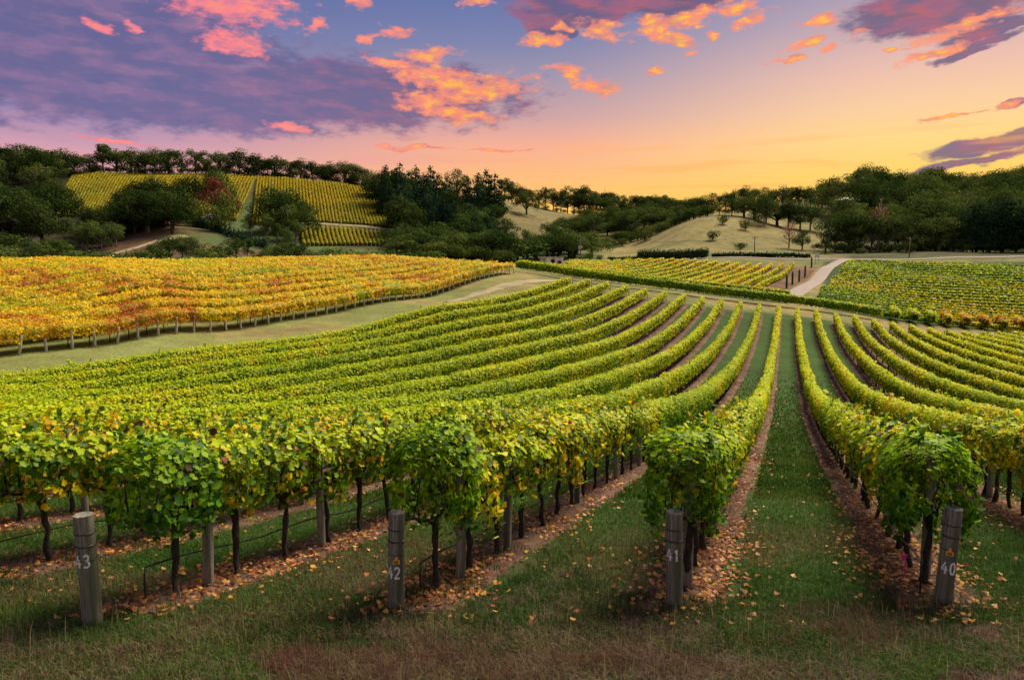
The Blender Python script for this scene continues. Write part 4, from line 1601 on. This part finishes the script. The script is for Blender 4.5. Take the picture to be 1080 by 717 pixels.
    tr.build('trunk', bark, root, smooth=True)
    return root


def recolour(proto, cols):
    r = copy_tree(proto)
    for ch in r.children:
        if ch.name.startswith('crown'):
            me = ch.data.copy(); ch.data = me
            a = me.color_attributes['Col']
            n = len(me.vertices)
            t = np.repeat(rng.random(n // 4 + 1), 4)[:n]
            c = np.ones((n, 4), np.float32); c[:, :3] = pick(t, cols)
            a.data.foreach_set('color', c.ravel())
    return r


PROTO = {k: [make_tree(k, 10 * i + 3) for i in range(n)] for k, n in (('gum_tree', 5), ('tall_gum', 4), ('broad_tree', 3), ('pine_tree', 3), ('small_conifer', 2), ('bush', 2), ('bare_tree', 1))}
DG = [c * .62 for c in TG]
PROTO['dark_gum'] = [recolour(p, DG[:3]) for p in PROTO['gum_tree'][:4]]
PROTO['dark_broad'] = [recolour(p, DG[:3]) for p in PROTO['broad_tree']]
PROTO['red_tree'] = [recolour(PROTO['broad_tree'][0], TR)]
PROTO['bright_tree'] = [recolour(PROTO['bush'][0], [TB[1], TB[2], TB[2] * 1.3])]
PROTO['olive_bush'] = [recolour(PROTO['bush'][1], TB)]
USED = set()
PLACED = []
trr = random.Random(99)


def tree(kind, px, Y, top=None, h=None, wide=1.0, group=None, desc=None, cat='tree', name=None, label=None):
    i = trr.randrange(len(PROTO[kind]))
    p = PROTO[kind][i]
    if (kind, i) in USED:
        o = copy_tree(p)
    else:
        o = p; USED.add((kind, i))
    X, Y, Z = gp(px, Y)
    if h is None:
        h = max((topz(top, Y, px) - Z) / .97, 2.0)
    o.name = name or {'tall_gum': 'gum_tree', 'dark_gum': 'gum_tree', 'dark_broad': 'broad_tree', 'bright_tree': 'shrub', 'olive_bush': 'bush'}.get(kind, kind)
    o.location = (X, Y, Z - .02 * h)
    o.rotation_euler = (0, 0, trr.uniform(0, 6.28))
    o.scale = (h * wide, h * wide, h)
    PLACED.append((o, px, group, desc, cat, label))
    return o


# ridge line above the hillside vineyard
for px, top in ((38, 153), (54, 160), (67, 158), (83, 161), (99, 163), (115, 153), (129, 159), (143, 156), (157, 160), (170, 156), (184, 160), (197, 158), (210, 158), (222, 166), (235, 160), (247, 168), (255, 157), (273, 162), (286, 169), (293, 166), (307, 169), (320, 167), (333, 170), (344, 174), (353, 171), (364, 170), (376, 173), (386, 177)):
    tree(trr.choice(['tall_gum', 'gum_tree', 'dark_gum', 'broad_tree']), px + trr.uniform(-2, 2), 474 + trr.uniform(-3, 6), top=top, wide=1.5, group='gum trees along the left ridge', desc='gum tree on the ridge above the hillside vineyard')
for px in range(48, 392, 7):
    tree('bush', px + trr.uniform(-3, 3), 473 + trr.uniform(0, 4), h=trr.uniform(2.5, 6.5), wide=1.7, group='low trees behind the left ridge', desc='low dark bush on the ridge under the gums', cat='bush')
# left forest
for i in range(66):
    px = trr.uniform(-90, 70); Y = trr.uniform(262, 470)
    tree(trr.choice(['dark_gum', 'dark_gum', 'dark_broad', 'gum_tree']), px, Y, h=trr.uniform(15, 22), wide=1.15, group='trees of the left wood', desc='dark tree of the dense wood at the left edge')
for px, top, Y in ((8, 155, 470), (22, 157, 465), (-8, 158, 462), (48, 160, 455), (-25, 160, 450)):
    tree('dark_gum', px, Y, top=top, wide=1.2, group='trees of the left wood', desc='dark tree of the dense wood at the left edge')
# central left clump below the vineyard
for i in range(44):
    px = trr.uniform(98, 190); Y = trr.uniform(286, 325)
    tree(trr.choice(['dark_gum', 'dark_broad', 'broad_tree']), px, Y, top=None, h=trr.uniform(10, 14) * (1.15 if 140 < px < 190 else .92), wide=1.1, group='trees below the hillside vineyard', desc='dark tree in the clump below the hillside vineyard')
for px, top, Y in ((150, 192, 330), (163, 188, 335), (176, 191, 330), (140, 200, 320), (188, 198, 330), (200, 186, 345)):
    tree('dark_broad', px, Y, top=top, wide=1.0, group='trees below the hillside vineyard', desc='dark tree in the clump below the hillside vineyard')
for i in range(9):
    tree('gum_tree', 84 + i * 5, 268 + trr.uniform(-8, 8), h=trr.uniform(8, 11), wide=1.1, group='trees below the hillside vineyard', desc='dark tree in the clump below the hillside vineyard')
tree('broad_tree', 229, 352, top=177, wide=.7, label='tall dark tree directly behind the hillside house')
tree('red_tree', 231, 335, top=188, wide=.75, label='rust red tree beside the hillside house')
tree('bright_tree', 239, 322, top=200, wide=.6, label='bright green shrub beside the hillside house')
tree('olive_bush', 233, 306, top=216, wide=.8, label='olive green bush in front of the hillside house')
tree('olive_bush', 207, 316, top=210, wide=.7, label='olive green bush left of the hillside house', cat='bush')
# line of little conifers
for i in range(17):
    tree('small_conifer', 209 + i * 4.4, 318 - i * 2.6, h=4.6 + trr.uniform(-.6, 1.2), wide=1.1, group='line of small conifers', desc='small conifer in the slanting line under the house')
# gum clump right of it
for px, top, Y, k in ((297, 198, 325, 'broad_tree'), (309, 203, 322, 'broad_tree'), (289, 210, 318, 'broad_tree'), (305, 216, 300, 'tall_gum'), (318, 220, 305, 'broad_tree'), (293, 236, 280, 'tall_gum'), (303, 240, 275, 'gum_tree'), (313, 232, 290, 'gum_tree'), (283, 226, 300, 'gum_tree'), (265, 226, 315, 'gum_tree')):
    tree(k, px, Y, top=top, wide=1.05, group='gum clump before the hillside vineyard', desc='tree in the gum clump before the hillside vineyard')
# valley bottom behind the golden crest
for px, top, Y, k in ((15, 258, 215, 'bush'), (30, 254, 218, 'pine_tree'), (45, 256, 215, 'broad_tree'), (58, 252, 220, 'broad_tree'), (70, 256, 212, 'gum_tree'), (85, 264, 208, 'bush'), (98, 266, 206, 'bush'), (112, 263, 208, 'bush'), (128, 268, 205, 'bush'),
                      (150, 262, 210, 'bush'), (165, 258, 215, 'broad_tree'), (180, 250, 222, 'broad_tree'), (193, 247, 225, 'gum_tree'), (205, 250, 222, 'gum_tree'), (220, 262, 210, 'bush'), (235, 257, 213, 'bush'), (250, 251, 222, 'gum_tree'), (262, 252, 220, 'tall_gum'),
                      (278, 262, 210, 'broad_tree'), (290, 258, 215, 'broad_tree'), (304, 254, 220, 'broad_tree'), (318, 258, 218, 'broad_tree'), (330, 264, 212, 'bush'), (345, 266, 210, 'bush'), (138, 266, 207, 'bush'), (0, 262, 210, 'bush'), (-20, 262, 210, 'bush')):
    tree(k, px, Y, top=top, wide=1.2 if k != 'bush' else 1.6, group='trees in the valley behind the golden block', desc='tree in the valley just behind the golden vine block')
tree('bright_tree', 226, 204, top=264, label='little yellow green shrub peeping over the golden vines', wide=.9)
# pine mass in the middle
for px, top in ((397, 181), (408, 176), (416, 181), (423, 174), (432, 182), (440, 177), (448, 184), (455, 177), (464, 185), (472, 188), (494, 188), (504, 185), (513, 181), (522, 186)):
    tree('pine_tree' if px > 400 else 'broad_tree', px, 418 + trr.uniform(-14, 14), top=top, wide=1.05, group='dark pines on the middle hill', desc='dark pine on top of the middle hill')
tree('gum_tree', 482, 430, top=179, wide=.8, label='open gum tree standing among the pines near the red roof', cat='tree')
for i in range(44):
    Y = trr.uniform(310, 405); px = trr.uniform(408 + max(0, 375 - Y) * .3, 480)
    tree('pine_tree' if trr.random() < .75 else 'dark_broad', px, Y, h=trr.uniform(15, 21), wide=1.1, group='pines on the slope of the middle hill', desc='dark conifer in the mass on the middle slope')
for px, top, Y in ((505, 232, 350), (492, 228, 345), (518, 212, 420), (527, 214, 425), (522, 232, 370), (532, 238, 350), (510, 240, 330), (480, 225, 350), (470, 222, 345)):
    tree('broad_tree' if px % 2 else 'pine_tree', px, Y, top=top, wide=1.5, group='dark trees right of the pines', desc='dark round tree on the slope right of the pines')
# front of middle: lighter gums at valley bottom
for px, top, Y, k in ((352, 264, 215, 'bush'), (366, 270, 205, 'bush'), (380, 270, 205, 'bush'), (395, 270, 205, 'bush'), (420, 252, 236, 'gum_tree'), (424, 240, 250, 'gum_tree'), (436, 246, 245, 'broad_tree'), (448, 250, 240, 'gum_tree'), (462, 238, 262, 'gum_tree'), (474, 248, 245, 'broad_tree'),
                      (488, 252, 240, 'broad_tree'), (500, 250, 245, 'broad_tree'), (512, 248, 245, 'gum_tree'), (522, 246, 245, 'gum_tree'), (534, 248, 245, 'broad_tree'), (546, 256, 240, 'broad_tree'), (556, 260, 238, 'bush'), (372, 268, 205, 'bush'), (400, 266, 208, 'bush'), (430, 268, 208, 'bush'), (455, 268, 208, 'bush')):
    tree(k, px, Y, top=top - 3, wide=1.7 if k != 'bush' else 1.8, group='valley trees before the pines', desc='valley tree at the foot of the middle hill')
tree('broad_tree', 583, 245, top=243, wide=1.75, label='big round tree behind the shed')
tree('broad_tree', 603, 248, top=246, wide=1.6, label='round tree right of the big one behind the shed')
tree('broad_tree', 566, 250, top=248, wide=1.4, label='round tree left of the big one behind the shed')
tree('broad_tree', 556, 262, top=242, wide=.8, label='smaller dark tree left of the round trees behind the shed')
for px, top, Y in ((622, 266, 235), (632, 270, 230), (618, 272, 228)):
    tree('bush', px, Y, top=top, wide=1.1, group='bushes by the pole', desc='bush at the foot of the pole beside the shed', cat='bush')
# skyline from the round tree to the right forest
for px, top, k in ((532, 188, 'tall_gum'), (540, 192, 'gum_tree'), (555, 199, 'broad_tree'), (575, 198, 'tall_gum'), (583, 202, 'gum_tree'), (591, 200, 'tall_gum'), (598, 203, 'gum_tree'), (605, 196, 'tall_gum'), (615, 200, 'tall_gum'), (622, 205, 'gum_tree'), (628, 202, 'tall_gum'), (637, 203, 'tall_gum'), (645, 207, 'gum_tree'), (653, 206, 'tall_gum'),
                   (548, 196, 'dark_gum'), (561, 200, 'tall_gum'), (568, 204, 'gum_tree'), (587, 206, 'tall_gum'), (610, 203, 'gum_tree'), (633, 207, 'tall_gum'), (641, 209, 'gum_tree'), (658, 211, 'gum_tree'), (676, 211, 'tall_gum'), (685, 212, 'gum_tree'), (694, 210, 'tall_gum'), (715, 211, 'gum_tree'),
                   (663, 208, 'tall_gum'), (671, 206, 'tall_gum'), (680, 207, 'tall_gum'), (689, 206, 'gum_tree'), (698, 206, 'tall_gum'), (706, 209, 'gum_tree')):
    Yv = 448 if k == 'broad_tree' else 520 + trr.uniform(-15, 10)
    tree(k, px, Yv, top=top, wide=1.35 if k != 'broad_tree' else .85, group='gum trees on the far middle skyline', desc='slender gum tree on the far skyline over the middle pasture')
for px in range(530, 712, 9):
    tree('bush', px + trr.uniform(-3, 3), 500 + trr.uniform(0, 6), h=trr.uniform(2, 5), wide=1.6, group='bushes under the far middle skyline', desc='low bush below the slender gums of the far middle skyline', cat='bush')
for i in range(46):
    px = trr.uniform(612, 740)
    tree(trr.choice(['dark_broad', 'broad_tree', 'dark_gum', 'gum_tree']), px, 400 + (px - 585) * .25 + trr.uniform(-22, 40), h=trr.uniform(8, 13), wide=1.35, group='wood between the pasture and the skyline', desc='dark tree of the wood between the middle pasture and the skyline')
for i in range(22):
    px = trr.uniform(478, 640)
    tree(trr.choice(['dark_broad', 'broad_tree', 'gum_tree']), px, 262 + trr.uniform(-8, 25), h=trr.uniform(6, 10.5), wide=1.4, group='wood at the foot of the middle pasture', desc='tree of the low wood at the foot of the middle pasture')
for px, top in ((572, 238), (584, 236), (596, 231), (606, 229), (616, 230), (626, 229), (637, 230), (648, 226), (660, 224), (670, 221), (680, 220), (690, 222), (700, 220), (712, 219), (640, 236), (655, 233), (670, 230), (684, 228), (698, 226), (610, 238), (625, 240)):
    tree(trr.choice(['broad_tree', 'gum_tree']), px, 395 + trr.uniform(-25, 25), top=top - 2, wide=1.6, group='trees along the far pasture edge', desc='dark tree in the belt below the middle pasture')
for i in range(22):
    px = 636 + i * 5 + trr.uniform(-2, 2)
    tree(trr.choice(['olive_bush', 'bush']), px, 338 + trr.uniform(-8, 12) + (px - 640) * .15, h=trr.uniform(3.5, 6), wide=1.3, group='scrub along the right pasture', desc='low shrub in the scrub strip above the right pasture', cat='bush')
# skyline right
for px, top in ((716, 212), (728, 210), (738, 207), (749, 204), (763, 203), (773, 200), (783, 196), (793, 199), (803, 198), (813, 200), (823, 196), (832, 198), (840, 197), (852, 199), (864, 190), (875, 197), (886, 200), (896, 190), (905, 176), (911, 173), (920, 177), (929, 180), (938, 184), (946, 183), (958, 183), (971, 180), (980, 183), (988, 183), (999, 183), (1010, 182), (1020, 183), (1027, 182), (1038, 181), (1048, 178), (1060, 178), (1070, 175), (1082, 176), (1096, 176), (1110, 178)):
    tree('gum_tree', px, (410 if px < 890 else 440) + trr.uniform(-12, 12), top=top, wide=1.2, group='gum trees on the right skyline', desc='gum tree on the skyline of the right hill')
for px, top, Y in ((715, 222, 350), (730, 219, 345), (745, 216, 345), (757, 213, 342), (770, 210, 340), (783, 208, 338), (794, 206, 335), (806, 210, 330), (818, 212, 325), (830, 212, 325), (842, 214, 325), (853, 216, 330)):
    tree(trr.choice(['gum_tree', 'broad_tree']), px, Y + 4, top=top, wide=1.45, group='trees crowning the right pasture', desc='tree along the top of the right pasture')
# right forest fill
for i in range(72):
    Y = trr.uniform(268, 425); px = trr.uniform(876 if Y < 330 else 850, 1130)
    tree(trr.choice(['gum_tree', 'gum_tree', 'broad_tree']), px, Y, h=trr.uniform(15, 22), wide=1.1, group='trees of the right wood', desc='tree of the dense wood on the right hill')
for px, top, Y in ((880, 226, 262), (893, 222, 262), (905, 226, 258), (918, 228, 256), (932, 224, 258), (946, 230, 254), (960, 226, 256), (974, 232, 252), (988, 226, 252), (1002, 230, 248), (1014, 222, 246), (1028, 214, 244), (1042, 216, 240), (1056, 212, 240), (1070, 214, 238), (1084, 214, 238), (1098, 216, 238)):
    tree('gum_tree' if px < 1010 else 'pine_tree', px, Y, top=top, wide=1.25, group='front trees of the right wood', desc='tree on the front edge of the right wood beside the road')
for i in range(34):
    px = 872 + i * 7.7 + trr.uniform(-3, 3)
    tree(trr.choice(['bush', 'olive_bush', 'dark_broad']), px, 250 + trr.uniform(-12, 16), h=trr.uniform(1.5, 6.5), wide=1.5, group='undergrowth at the edge of the right wood', desc='undergrowth bush at the edge of the right wood', cat='bush')
for i in range(30):
    px = 424 + i * 4.0 + trr.uniform(-3, 3)
    tree(trr.choice(['bush', 'olive_bush']) if trr.random() < .6 else 'broad_tree', px, 232 + trr.uniform(-4, 30), h=trr.uniform(3, 6), wide=1.5, group='undergrowth at the foot of the middle hill', desc='undergrowth bush at the foot of the middle hill', cat='bush')
for i in range(11):
    px = -30 + i * 10.5 + trr.uniform(-3, 3)
    tree('bush', px, 250 + trr.uniform(-8, 20), h=trr.uniform(3, 6), wide=1.5, group='undergrowth below the left wood', desc='undergrowth bush below the left wood', cat='bush')
for i in range(14):
    px = trr.uniform(484, 534); Y = trr.uniform(300, 372)
    tree(trr.choice(['broad_tree', 'pine_tree', 'gum_tree']), px, Y, h=trr.uniform(11, 16), wide=1.4, group='dark trees right of the pines', desc='dark round tree on the slope right of the pines')
# pasture trees
for px, top, base_Y, w_, lab in ((761, 226, 306, 1.0, 'small round bush high on the right pasture'), (785, 231, 298, .9, 'dark small bush right of the highest one on the right pasture'), (751, 243, 275, 1.0, 'low bush half way down the right pasture'), (780, 256, 252, 1.7, 'wide flat bush low on the right pasture')):
    tree('bush', px, base_Y, top=top, wide=w_, label=lab, cat='bush')
tree('gum_tree', 804, 318, top=206, wide=1.1, label='tall tree at the upper edge of the right pasture')
tree('broad_tree', 845, 258, top=243, wide=.85, label='small round tree beside the bare pink tree')
tree('bare_tree', 831, 262, top=236, wide=1.2, label='bare pinkish tree on the right pasture')
tree('bare_tree', 925, 256, top=218, wide=.8, label='tall bare reddish tree inside the right wood')
# number the look-alikes from left to right
bygroup = {}
for rec in PLACED:
    if rec[2]:
        bygroup.setdefault((rec[2], rec[3]), []).append(rec)
for (g, d), recs in bygroup.items():
    recs.sort(key=lambda r_: r_[1])
    for i, rec in enumerate(recs):
        lab = f'{d}, {nth(i)} from the left'
        tag(rec[0], lab, rec[4], g)
for rec in PLACED:
    if not rec[2]:
        tag(rec[0], rec[5], rec[4])
for kk, lst in PROTO.items():
    for i, p in enumerate(lst):
        if (kk, i) not in USED:
            for ch in list(p.children):
                bpy.data.objects.remove(ch)
            bpy.data.objects.remove(p)


# ------------------------------------------------------------------ hillside vineyards
def hill_colour(seed):
    def f(P, h, s, n):
        b = fbm(P[:, 0] * .03, P[:, 1] * .03, seed=95, o=2)
        t = .45 + (b - .5) * .8 + rng.normal(size=n) * .12
        return pick(t, [OLIV * .8, OLIV + [.10, .04, 0], YEL * .52, YEL * .68]) * (.85 + .3 * rng.random(n))[:, None]
    return f


def hill_rows(a0, a1, b0, b1, n, word, group):
    """rows from the line a0-a1 (bottom) to b0-b1 (top), each given as (px, Y)"""
    A0, A1, B0, B1 = [np.array(gp(*p)[:2]) for p in (a0, a1, b0, b1)]
    for i in range(n):
        t = i / (n - 1)
        simple_row('hill_row', [A0 * (1 - t) + A1 * t, (A0 * (1 - t) + A1 * t + B0 * (1 - t) + B1 * t) / 2, B0 * (1 - t) + B1 * t], .50, .2, 1.7, hill_colour(i),
                   f'{word}, {nth(i)} from the left', 'vine row', group, ls=.0017, minl=.4, cover=.6, seed=800 + i, step=2.0, core=.85, corecol=OLIV + [.08, .04, 0], bump=.08)


hill_rows((56, 350), (250, 345), (84, 466), (274, 468), 58, 'thin gold vine row climbing the left hillside', 'rows of the hillside vineyard')
hill_rows((268, 338), (412, 345), (276, 467), (396, 455), 40, 'thin olive vine row right of the diagonal track', 'rows right of the diagonal track')
hill_rows((322, 286), (418, 300), (318, 332), (414, 334), 22, 'gold vine row in the low right corner of the hillside', 'rows in the low corner of the hillside')
pts = np.array([gp(274, 468)[:2], gp(268, 400)[:2] * np.array([1, 1]) if False else gp(290, 430)[:2], gp(312, 385)[:2], gp(335, 345)[:2]])
tt = np.linspace(0, 3, 40)
strip_mesh('hill_track', np.c_[np.interp(tt, range(4), pts[:, 0]), np.interp(tt, range(4), pts[:, 1])], 1.6, M_track, lift=.3)
pts = np.array([gp(318, 339)[:2], gp(350, 341)[:2], gp(385, 342)[:2], gp(420, 340)[:2]])
strip_mesh('hill_track', np.c_[np.interp(tt, range(4), pts[:, 0]), np.interp(tt, range(4), pts[:, 1])], 1.9, M_track, lift=.3)
pts = np.array([gp(85, 232)[:2], gp(110, 240)[:2], gp(150, 262)[:2], gp(195, 285)[:2]])
strip_mesh('knoll_track', np.c_[np.interp(tt, range(4), pts[:, 0]), np.interp(tt, range(4), pts[:, 1])], 2.2, M_track, lift=.3)


# ------------------------------------------------------------------ buildings
def house(name, px, Y, w, d, h, roofh, wall, roof, label, rz=0, windows=2):
    X, Y, Z = gp(px, Y)
    root = empty(name, (X, Y, Z), rz)
    MB().box((0, 0, h / 2 - .4), (w, d, h + .8)).build('wall', wall, root)
    e = .5
    v = [(-w / 2 - e, -d / 2 - e, h), (w / 2 + e, -d / 2 - e, h), (w / 2 + e, d / 2 + e, h), (-w / 2 - e, d / 2 + e, h), (-w / 2 + d * .35, 0, h + roofh), (w / 2 - d * .35, 0, h + roofh)]
    v2 = [(p[0], p[1], p[2] + .12) for p in v]
    mb = MB(); mb.add(v2, [(0, 1, 5, 4), (1, 2, 5), (2, 3, 4, 5), (3, 0, 4)]); mb.add([(p[0], p[1], h + .02) for p in v[:4]], [(3, 2, 1, 0)])
    mb.add([v2[0], v2[1], v2[2], v2[3]] + [(p[0], p[1], h + .02) for p in v[:4]], [(0, 4, 5, 1), (1, 5, 6, 2), (2, 6, 7, 3), (3, 7, 4, 0)])
    rf = mb.build('roof', roof, root)
    MB().box((w * .2, 0, h + roofh), (.7, .7, 1.4)).build('chimney', wall, rf)
    for i in range(windows):
        x = (i + .5) / windows * w - w / 2
        f = MB().box((x, -d / 2 - .03, h * .55), (1.5, .08, 1.3)).build('window', M_white, root)
        MB().box((x, -d / 2 - .08, h * .55), (1.3, .04, 1.1)).build('pane', M_dark, f)
    MB().box((-w * .05, -d / 2 - .03, 1.0), (.95, .08, 2.0)).build('door', M_dark, root)
    tag(root, label, 'house')


house('hillside_house', 222, 325, 9, 6, 3.4, 2.0, M_white, M_white, 'small white roofed house among trees on the left hillside', .2)
house('hilltop_house', 487, 446, 13, 7, 3.4, 2.4, M_brick, M_redroof, 'red roofed house beside the pines on the middle hilltop', -.1, 3)
house('forest_house', 890, 372, 11, 7, 9.5, 1.6, M_brick, M_white, 'pale roofed house showing through the right wood', .1, 3)

X, Y, Z = gp(581, 152)
sh = empty('shed', (X, Y, Z + .1), .06, 1.15)
MB().box((.55, 0, .9), (3.1, 2.4, 2.6)).build('wall', M_tin, sh)
MB().box((-1.45, .95, .9), (.9, .12, 2.6)).build('back_panel', M_tin, sh)
for xx in (-1.85, -1.0):
    MB().box((xx, -1.12, .9), (.09, .09, 2.6)).build('post', M_white, sh)
MB().box((0, 0, 2.27), (4.5, 2.9, .13)).build('roof', M_white, sh)
MB().box((.2, -1.23, .95), (.7, .05, 1.9)).build('door', M_dark, sh)
MB().box((1.4, -1.23, 1.35), (.7, .05, .6)).build('window', M_dark, sh)
tag(sh, 'small flat roofed pale metal shed at the end of the golden block', 'shed')


# ------------------------------------------------------------------ poles, wires, sign, hedge, sleeves
def power_pole(px, Y, top, label, trafo=False, arm=True):
    X, Y, Z = gp(px, Y)
    h = topz(top, Y, px) - Z
    root = empty('power_pole', (X, Y, Z))
    MB().tube([(0, 0, -.3), (0, 0, h)], [.17, .12], 8).build('pole', M_pole, root, smooth=True)
    if arm:
        MB().box((0, -.16, h - .5), (2.2, .12, .14)).build('crossarm', M_pole, root)
        for x in (-.95, -.4, .95):
            mb = MB(); mb.tube([(x, -.16, h - .42), (x, -.16, h - .18)], [.05, .035], 6); mb.build('insulator', M_white, root)
    if trafo:
        mb = MB(); mb.tube([(-.35, -.25, h - 3.0), (-.35, -.25, h - 1.9)], .3, 10); mb.build('transformer', M_silver, root)
        MB().box((.3, -.2, h - 2.3), (.35, .3, .5)).build('switch_box', M_white, root)
    tag(root, label, 'power pole', 'power poles along the road')
    return X, Y, Z + h


pp = [power_pole(612, 205, 252, 'power pole with grey transformer right of the shed', True), power_pole(795, 236, 249, 'plain power pole at the foot of the right pasture', False, True), power_pole(958, 222, 250, 'power pole with crossarm before the right wood', False, True)]
pp.append((*gp(1180, 222)[:2], pp[2][2] - .5))
for i in range(3):
    for q, dx in enumerate((-.95, .95)):
        a, b = pp[i], pp[i + 1]
        pts = []
        for t in np.linspace(0, 1, 16):
            pts.append((a[0] + (b[0] - a[0]) * t + dx * .3, a[1] + (b[1] - a[1]) * t - .16 + dx * .8, a[2] + (b[2] - a[2]) * t - .18 - 4 * 1.1 * t * (1 - t)))
        o = MB().tube(pts, .012, 4).build('power_line', M_line)
        tag(o, f'{"near" if q == 0 else "far"} power line sagging on the {["span between the transformer pole and the plain pole", "span over the right pasture to the wood pole", "span leaving the wood pole to the right"][i]}', 'power line', 'power lines along the road')

X, Y, Z = gp(861, 203)
sg = empty('road_sign', (X, Y, Z))
for dx in (-.38, .38):
    MB().tube([(dx, 0, -.2), (dx, 0, 2.0)], .05, 6).build('leg', M_pole, sg)
MB().box((0, -.07, 2.1), (1.3, .06, 1.2)).build('panel', M_white, sg)
tag(sg, 'small blank white sign at the corner of the lane', 'sign')
for i, (px, Y) in enumerate(((859.5, 184), (853, 168), (847, 158), (840, 147), (834, 138))):
    X, Y, Z = gp(px - 4, Y)
    mb = MB(); mb.tube([(0, 0, -.1), (0, 0, .4), (0, 0, 2.3), (0, 0, 2.75)], [.15, .2, .19, .06], 8)
    o = mb.build('sapling_sleeve', M_greenpost, smooth=True); o.location = (X, Y, Z)
    tag(o, f'slim dark green sapling sleeve left of the lane, {nth(i)} from the far end', 'sapling sleeve', 'green sleeves beside the lane')

DH = [np.array([.02, .045, .014]), np.array([.045, .08, .02]), np.array([.09, .13, .025])]


def hedgec(P, h, s, n):
    return pick(.35 + (h - .5) * .5 + rng.normal(size=n) * .2, DH)


simple_row('hedge', [gp(672, 206)[:2], gp(700, 207)[:2], gp(746, 209)[:2]], 1.3, .0, 3.2, hedgec, 'clipped dark green hedge along the far side of the golden rows', 'hedge', None, seed=900, corecol=DH[0], minl=.35)
simple_row('hedge', [gp(750, 214)[:2], gp(800, 215)[:2], gp(856, 214.5)[:2]], .9, .0, 1.4, hedgec, 'long low scrubby hedge beside the road', 'hedge', None, seed=901, corecol=DH[0], bump=.5, minl=.35)
simple_row('hedge', [gp(640, 226)[:2], gp(665, 222)[:2], gp(690, 219)[:2]], .9, .0, 1.5, hedgec, 'ragged low hedge right of the transformer pole', 'hedge', None, seed=902, corecol=DH[0], bump=.6, minl=.35)

# clean up unused prototypes
for o, used in ((ft_ob, ft_used), (fp_ob, fp_used)):
    if not used:
        bpy.data.objects.remove(o)
